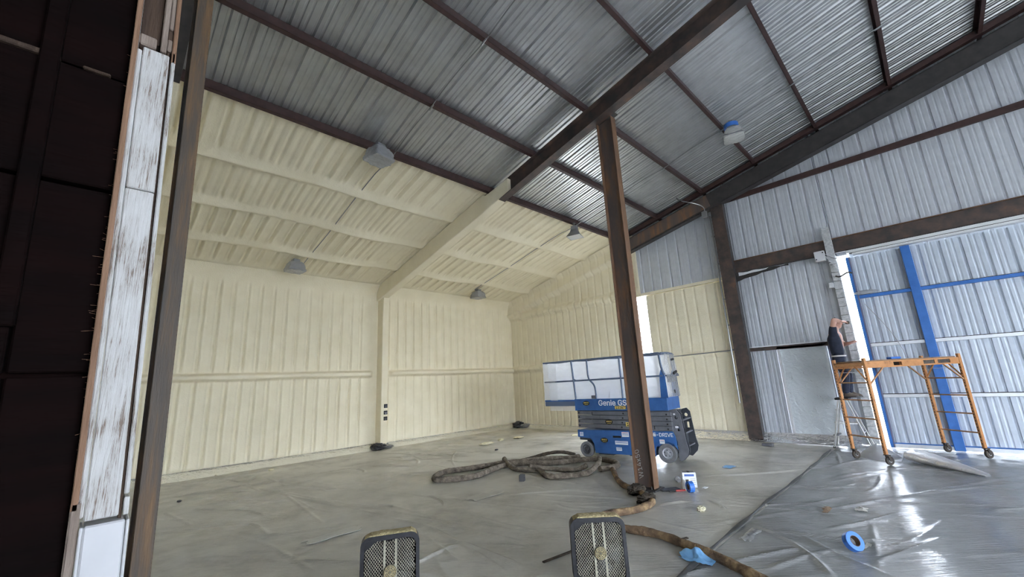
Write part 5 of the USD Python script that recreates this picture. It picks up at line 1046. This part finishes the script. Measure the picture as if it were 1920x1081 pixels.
# ------------------------------------------------------------------ small things on the floor
t = thing('tape_roll', 'roll of bright blue masking tape lying on the shiny floor sheet', 'tape roll', (5.22, 0.90, 0), math.radians(-38))
RT = trimesh.transformations.rotation_matrix(math.radians(62), (1, 0, 0))
def tr_(m, z): m = tomesh(m).copy(); m.apply_transform(RT); m.apply_translation((0, 0, z)); return m
part(t, 'tape', tr_(MB().lathe([(0.046, -0.03), (0.080, -0.03), (0.082, -0.027), (0.082, 0.027), (0.080, 0.03), (0.046, 0.03), (0.046, -0.03)], 40), 0.088), blue_tape)
part(t, 'core', tr_(MB().lathe([(0.0415, -0.0295), (0.0458, -0.0295), (0.0458, 0.0295), (0.0415, 0.0295), (0.0415, -0.0295)], 40), 0.088), card_m)
part(t, 'loose_end', MB().grid(np.array([[(0.06 + 0.03 * i, -0.02 + 0.012 * i + 0.055 * j, 0.02 * abs(math.sin(i * 1.3)) + 0.006) for j in (0, 1)] for i in range(8)])), blue_tape if False else shred_m)
def cloth(name, c, size, seed, mat, label, cat, hgt=0.09):
    X, Y = np.meshgrid(np.linspace(-0.5, 0.5, 44), np.linspace(-0.5, 0.5, 36), indexing='ij'); Q = np.stack([X, Y, 0 * X], -1)
    a = meshkit.fbm(Q * 3.2 + seed, 3, seed); b = meshkit.fbm(Q * 3.0 + seed + 20, 3, seed + 3)
    rad = np.sqrt((2 * X) ** 2 + (2 * Y) ** 2)
    m_ = 1 - 0.35 * (a - 0.5) * 2
    z = hgt * np.clip(a * 1.7 - 0.35, 0, 1) * np.clip(1.25 - rad, 0.1, 1)
    P = np.stack([c[0] + X * size[0] * m_ + 0.05 * (b - 0.5), c[1] + Y * size[1] * (1.5 - m_ * 0.5) + 0.08 * (a - .5), 0.012 + z], -1)
    return single(name, slab(P, (0, 0, -0.004)), mat, label, cat, smooth=True)
cloth('rubber_glove', (4.20, 1.93), (0.20, 0.30), 3, cloth_blue, 'crumpled light blue glove on the floor beside the brown hose', 'glove', 0.085)
t = thing('carton', 'small white and blue carton with a black slot on the floor beside the middle column', 'carton', (6.66, 3.06, 0), math.radians(-55))
part(t, 'box', MB().box((0, 0, 0.11), (0.20, 0.13, 0.215), 0.003), decal_white)
part(t, 'band', MB().b2((-0.07, -0.0665, 0.165), (0.07, -0.065, 0.195)), decal_blue); part(t, 'side_print', MB().b2((-0.015, -0.0665, 0.03), (-0.06, -0.065, 0.12)), caster_m)
for k in range(4): part(t, 'print_line', MB().b2((0.01, -0.0665, 0.05 + 0.025 * k), (0.085, -0.065, 0.056 + 0.025 * k)), lamp_m)
part(t, 'top_print', MB().b2((-0.085, -0.055, 0.2175), (0.085, 0.055, 0.2185)), lamp_m); part(t, 'slot', MB().box((0.0, 0, 0.219), (0.035, 0.10, 0.002)), decal_black)
t = thing('spray_bottle', 'small cloudy white bottle standing before the white and blue carton', 'bottle', (6.47, 3.06, 0))
part(t, 'bottle', MB().lathe([(0, 0), (0.036, 0), (0.038, 0.01), (0.038, 0.10), (0.030, 0.125), (0.015, 0.14), (0, 0.14)], 22), shred_m); part(t, 'cap', MB().lathe([(0, 0.139), (0.017, 0.139), (0.017, 0.172), (0.012, 0.176), (0, 0.176)], 18), decal_white)
t = thing('plastic_cup', 'white plastic cup lying left of the white and blue carton', 'cup', (6.78, 3.28, 0.0), 0.6)
part(t, 'cup', MB().lathe([(0.028, 0.0), (0.030, -0.002), (0.042, 0.10), (0.039, 0.10), (0.027, 0.003), (0, 0.004)], 24).tm().apply_transform(trimesh.transformations.rotation_matrix(PI / 2, (0, 1, 0))).apply_translation((0, 0, 0.042)), decal_white)
part(t, 'rim', MB().tube([(0.10, 0.041 * math.cos(a), 0.042 + 0.041 * math.sin(a)) for a in np.linspace(0, 2 * PI, 25)], 0.0022, 6, False), decal_blue)
t = thing('tape_roll', 'blue tape roll on edge in front of the white and blue carton', 'tape roll', (6.37, 2.92, 0), 0.9)
part(t, 'tape', MB().lathe([(0.040, -0.035), (0.075, -0.035), (0.075, 0.035), (0.040, 0.035), (0.040, -0.035)], 32, (0, 0, 0.076), 'y'), blue_tape); part(t, 'core', MB().lathe([(0.036, -0.034), (0.0398, -0.034), (0.0398, 0.034), (0.036, 0.034), (0.036, -0.034)], 32, (0, 0, 0.076), 'y'), card_m)
t = thing('utility_knife', 'small red and black hand tool on the floor between carton and middle column', 'tool', (6.31, 3.07, 0), 2.4)
part(t, 'handle', MB().bar((-0.10, 0, 0.018), (0.05, 0.0, 0.018), 0.03, 0.022, (0, 0, 1), 0.007), decal_red); part(t, 'head', MB().bar((0.05, 0, 0.018), (0.16, 0.02, 0.02), 0.024, 0.018, (0, 0, 1), 0.006), black_m)
single('paper_label', MB().box((6.70, 2.84, 0.012), (0.10, 0.06, 0.006), 0.001), decal_white, 'small white slip right of the white and blue carton', 'paper')
for (x, y, sx, sy, h, sd, lab) in ((5.62, 2.47, 0.14, 0.11, 0.06, 3, 'cream lump of foam alone on the floor right of the middle column'), (8.10, 9.55, 0.46, 0.30, 0.07, 5, 'largest flat cream foam offcut near the foamed corner'), (8.82, 9.72, 0.20, 0.18, 0.07, 7, 'small cream foam offcut between two larger ones near the foamed corner'),
                                  (9.45, 9.60, 0.42, 0.26, 0.06, 9, 'flat cream foam offcut nearest the lift'), (10.6, 8.3, 0.22, 0.18, 0.05, 10, 'pale foam scrap on the floor far behind the coil of hose'), (3.0, 11.2, 0.12, 0.10, 0.05, 12, 'tiny pale foam bit at the foot of the foamed wall beside the rusty left column'), (6.9, -0.35, 0.07, 0.05, 0.03, 14, 'tiny pale crumb on the shiny floor at the right edge')):
    single('foam_scrap', crumple((x, y, 0.002), (sx, sy, h), sd, 0.5), foam_fresh, lab, 'foam scrap', smooth=True)
t = thing('pipe_cap', 'small dark open square cap on the floor in front of the hose coil', 'cap', (5.51, 5.55, 0.0), 0.5)
part(t, 'wall', MB().b2((-0.045, -0.045, 0), (-0.035, 0.045, 0.10)).b2((0.035, -0.045, 0), (0.045, 0.045, 0.10)).b2((-0.035, 0.035, 0), (0.035, 0.045, 0.10)).b2((-0.035, -0.045, 0), (0.035, -0.035, 0.06)), hubdark_m); part(t, 'base', MB().b2((-0.034, -0.034, 0.0), (0.034, 0.034, 0.008)), lamp_m)
single('dark_pebble', crumple((1.16, 9.5, 0.002), (0.07, 0.06, 0.035), 3, 0.4), bag_black, 'small black lump on the dusty sheet near the rusty left column', 'lump', smooth=True)
single('dark_pebble', crumple((7.55, 8.5, 0.002), (0.10, 0.07, 0.04), 6, 0.4), bag_black, 'small black lump on the floor beyond the hose coil', 'lump', smooth=True)
cloth('plastic_shred', (2.22, 5.55), (0.62, 0.20), 7, shred_m, 'pale torn plastic shred on the floor behind the left fan', 'scrap', 0.02)
cloth('plastic_shred', (4.45, 5.35), (0.55, 0.26), 9, sheet_dusty, 'dusty crumpled plastic patch on the floor left of the middle column', 'scrap', 0.02)
cloth('plastic_shred', (6.48, 1.31), (0.26, 0.06), 11, plywood_m, 'thin brown scrap on the shiny floor right of the seam', 'scrap', 0.02)
cloth('plastic_shred', (8.35, 3.05), (0.24, 0.16), 13, cloth_blue, 'faint blue scrap on the floor right of the lift wheel', 'scrap', 0.02)
cloth('plastic_shred', (5.1, 1.75), (0.42, 0.10), 15, film_clear, 'clear pale shred on the floor between the seam and the blue tape roll', 'scrap', 0.015)
cloth('plastic_shred', (6.7, 1.0), (0.16, 0.10), 17, shred_m, 'tiny pale shred on the floor beyond the blue tape roll', 'scrap', 0.03)
single('wood_splinter', MB().bar((4.42, 2.30, 0.01), (4.62, 2.22, 0.012), 0.035, 0.012, (0, 0, 1), 0.003), hose_dark, 'dark splinter lying across the floor beside the brown hose', 'splinter')
single('wood_splinter', MB().bar((3.22, 3.02, 0.012), (3.9, 2.92, 0.012), 0.03, 0.012, (0, 0, 1), 0.003), hose_dark, 'dark stick on the floor left of the right fan', 'stick')
single('tool_case', MB().box((11.0, 3.1, 0.035), (0.12, 0.22, 0.06), 0.01), lift_grey, 'small grey blue block on the floor before the plastic skirt', 'block')
t = thing('plastic_heap', 'milky heap of plastic on the floor under the orange scaffold beside the ladder', 'plastic heap', (10.62, 1.14, 0))
X, Y = np.meshgrid(np.linspace(-0.42, 0.42, 50), np.linspace(-0.32, 0.32, 44), indexing='ij'); rad = np.sqrt((X / 0.40) ** 2 + (Y / 0.30) ** 2)
Zh = 0.24 * np.clip(1 - rad, 0, 1) ** 0.8 * (0.8 + 0.4 * meshkit.fbm(np.stack([X * 5, Y * 5, 0 * X], -1), 3, 2)) + 0.004
part(t, 'sheet', MB().grid(np.stack([X, Y, Zh], -1)), film_white, smooth=True)
# a rolled-up cone of plastic
a = np.linspace(0, 2 * PI, 20); G = []
for k, s_ in enumerate(np.linspace(0, 1, 40)):
    p = np.array([10.35, 0.62]) * (1 - s_) + np.array([9.45, -0.16]) * s_; r_ = 0.13 * (1 - s_) ** 0.8 + 0.035; d = np.array([-0.755, -0.655]); n2 = np.array([0.655, -0.755])
    wob = 1 + 0.12 * (meshkit.noise(np.stack([np.cos(a) * 2 + 5, np.sin(a) * 2 + 5, 0 * a + s_ * 9], -1), 3) - 0.5)
    G.append(np.stack([p[0] + n2[0] * r_ * np.cos(a) * wob * 1.25, p[1] + n2[1] * r_ * np.cos(a) * wob * 1.25, np.maximum(r_ * 0.62 + r_ * 0.62 * np.sin(a) * wob, 0.004)], -1))
single('plastic_roll', MB().grid(np.array(G)), film_roll, 'long tapering roll of milky plastic on the floor below the right scaffold legs', 'plastic roll', smooth=True)
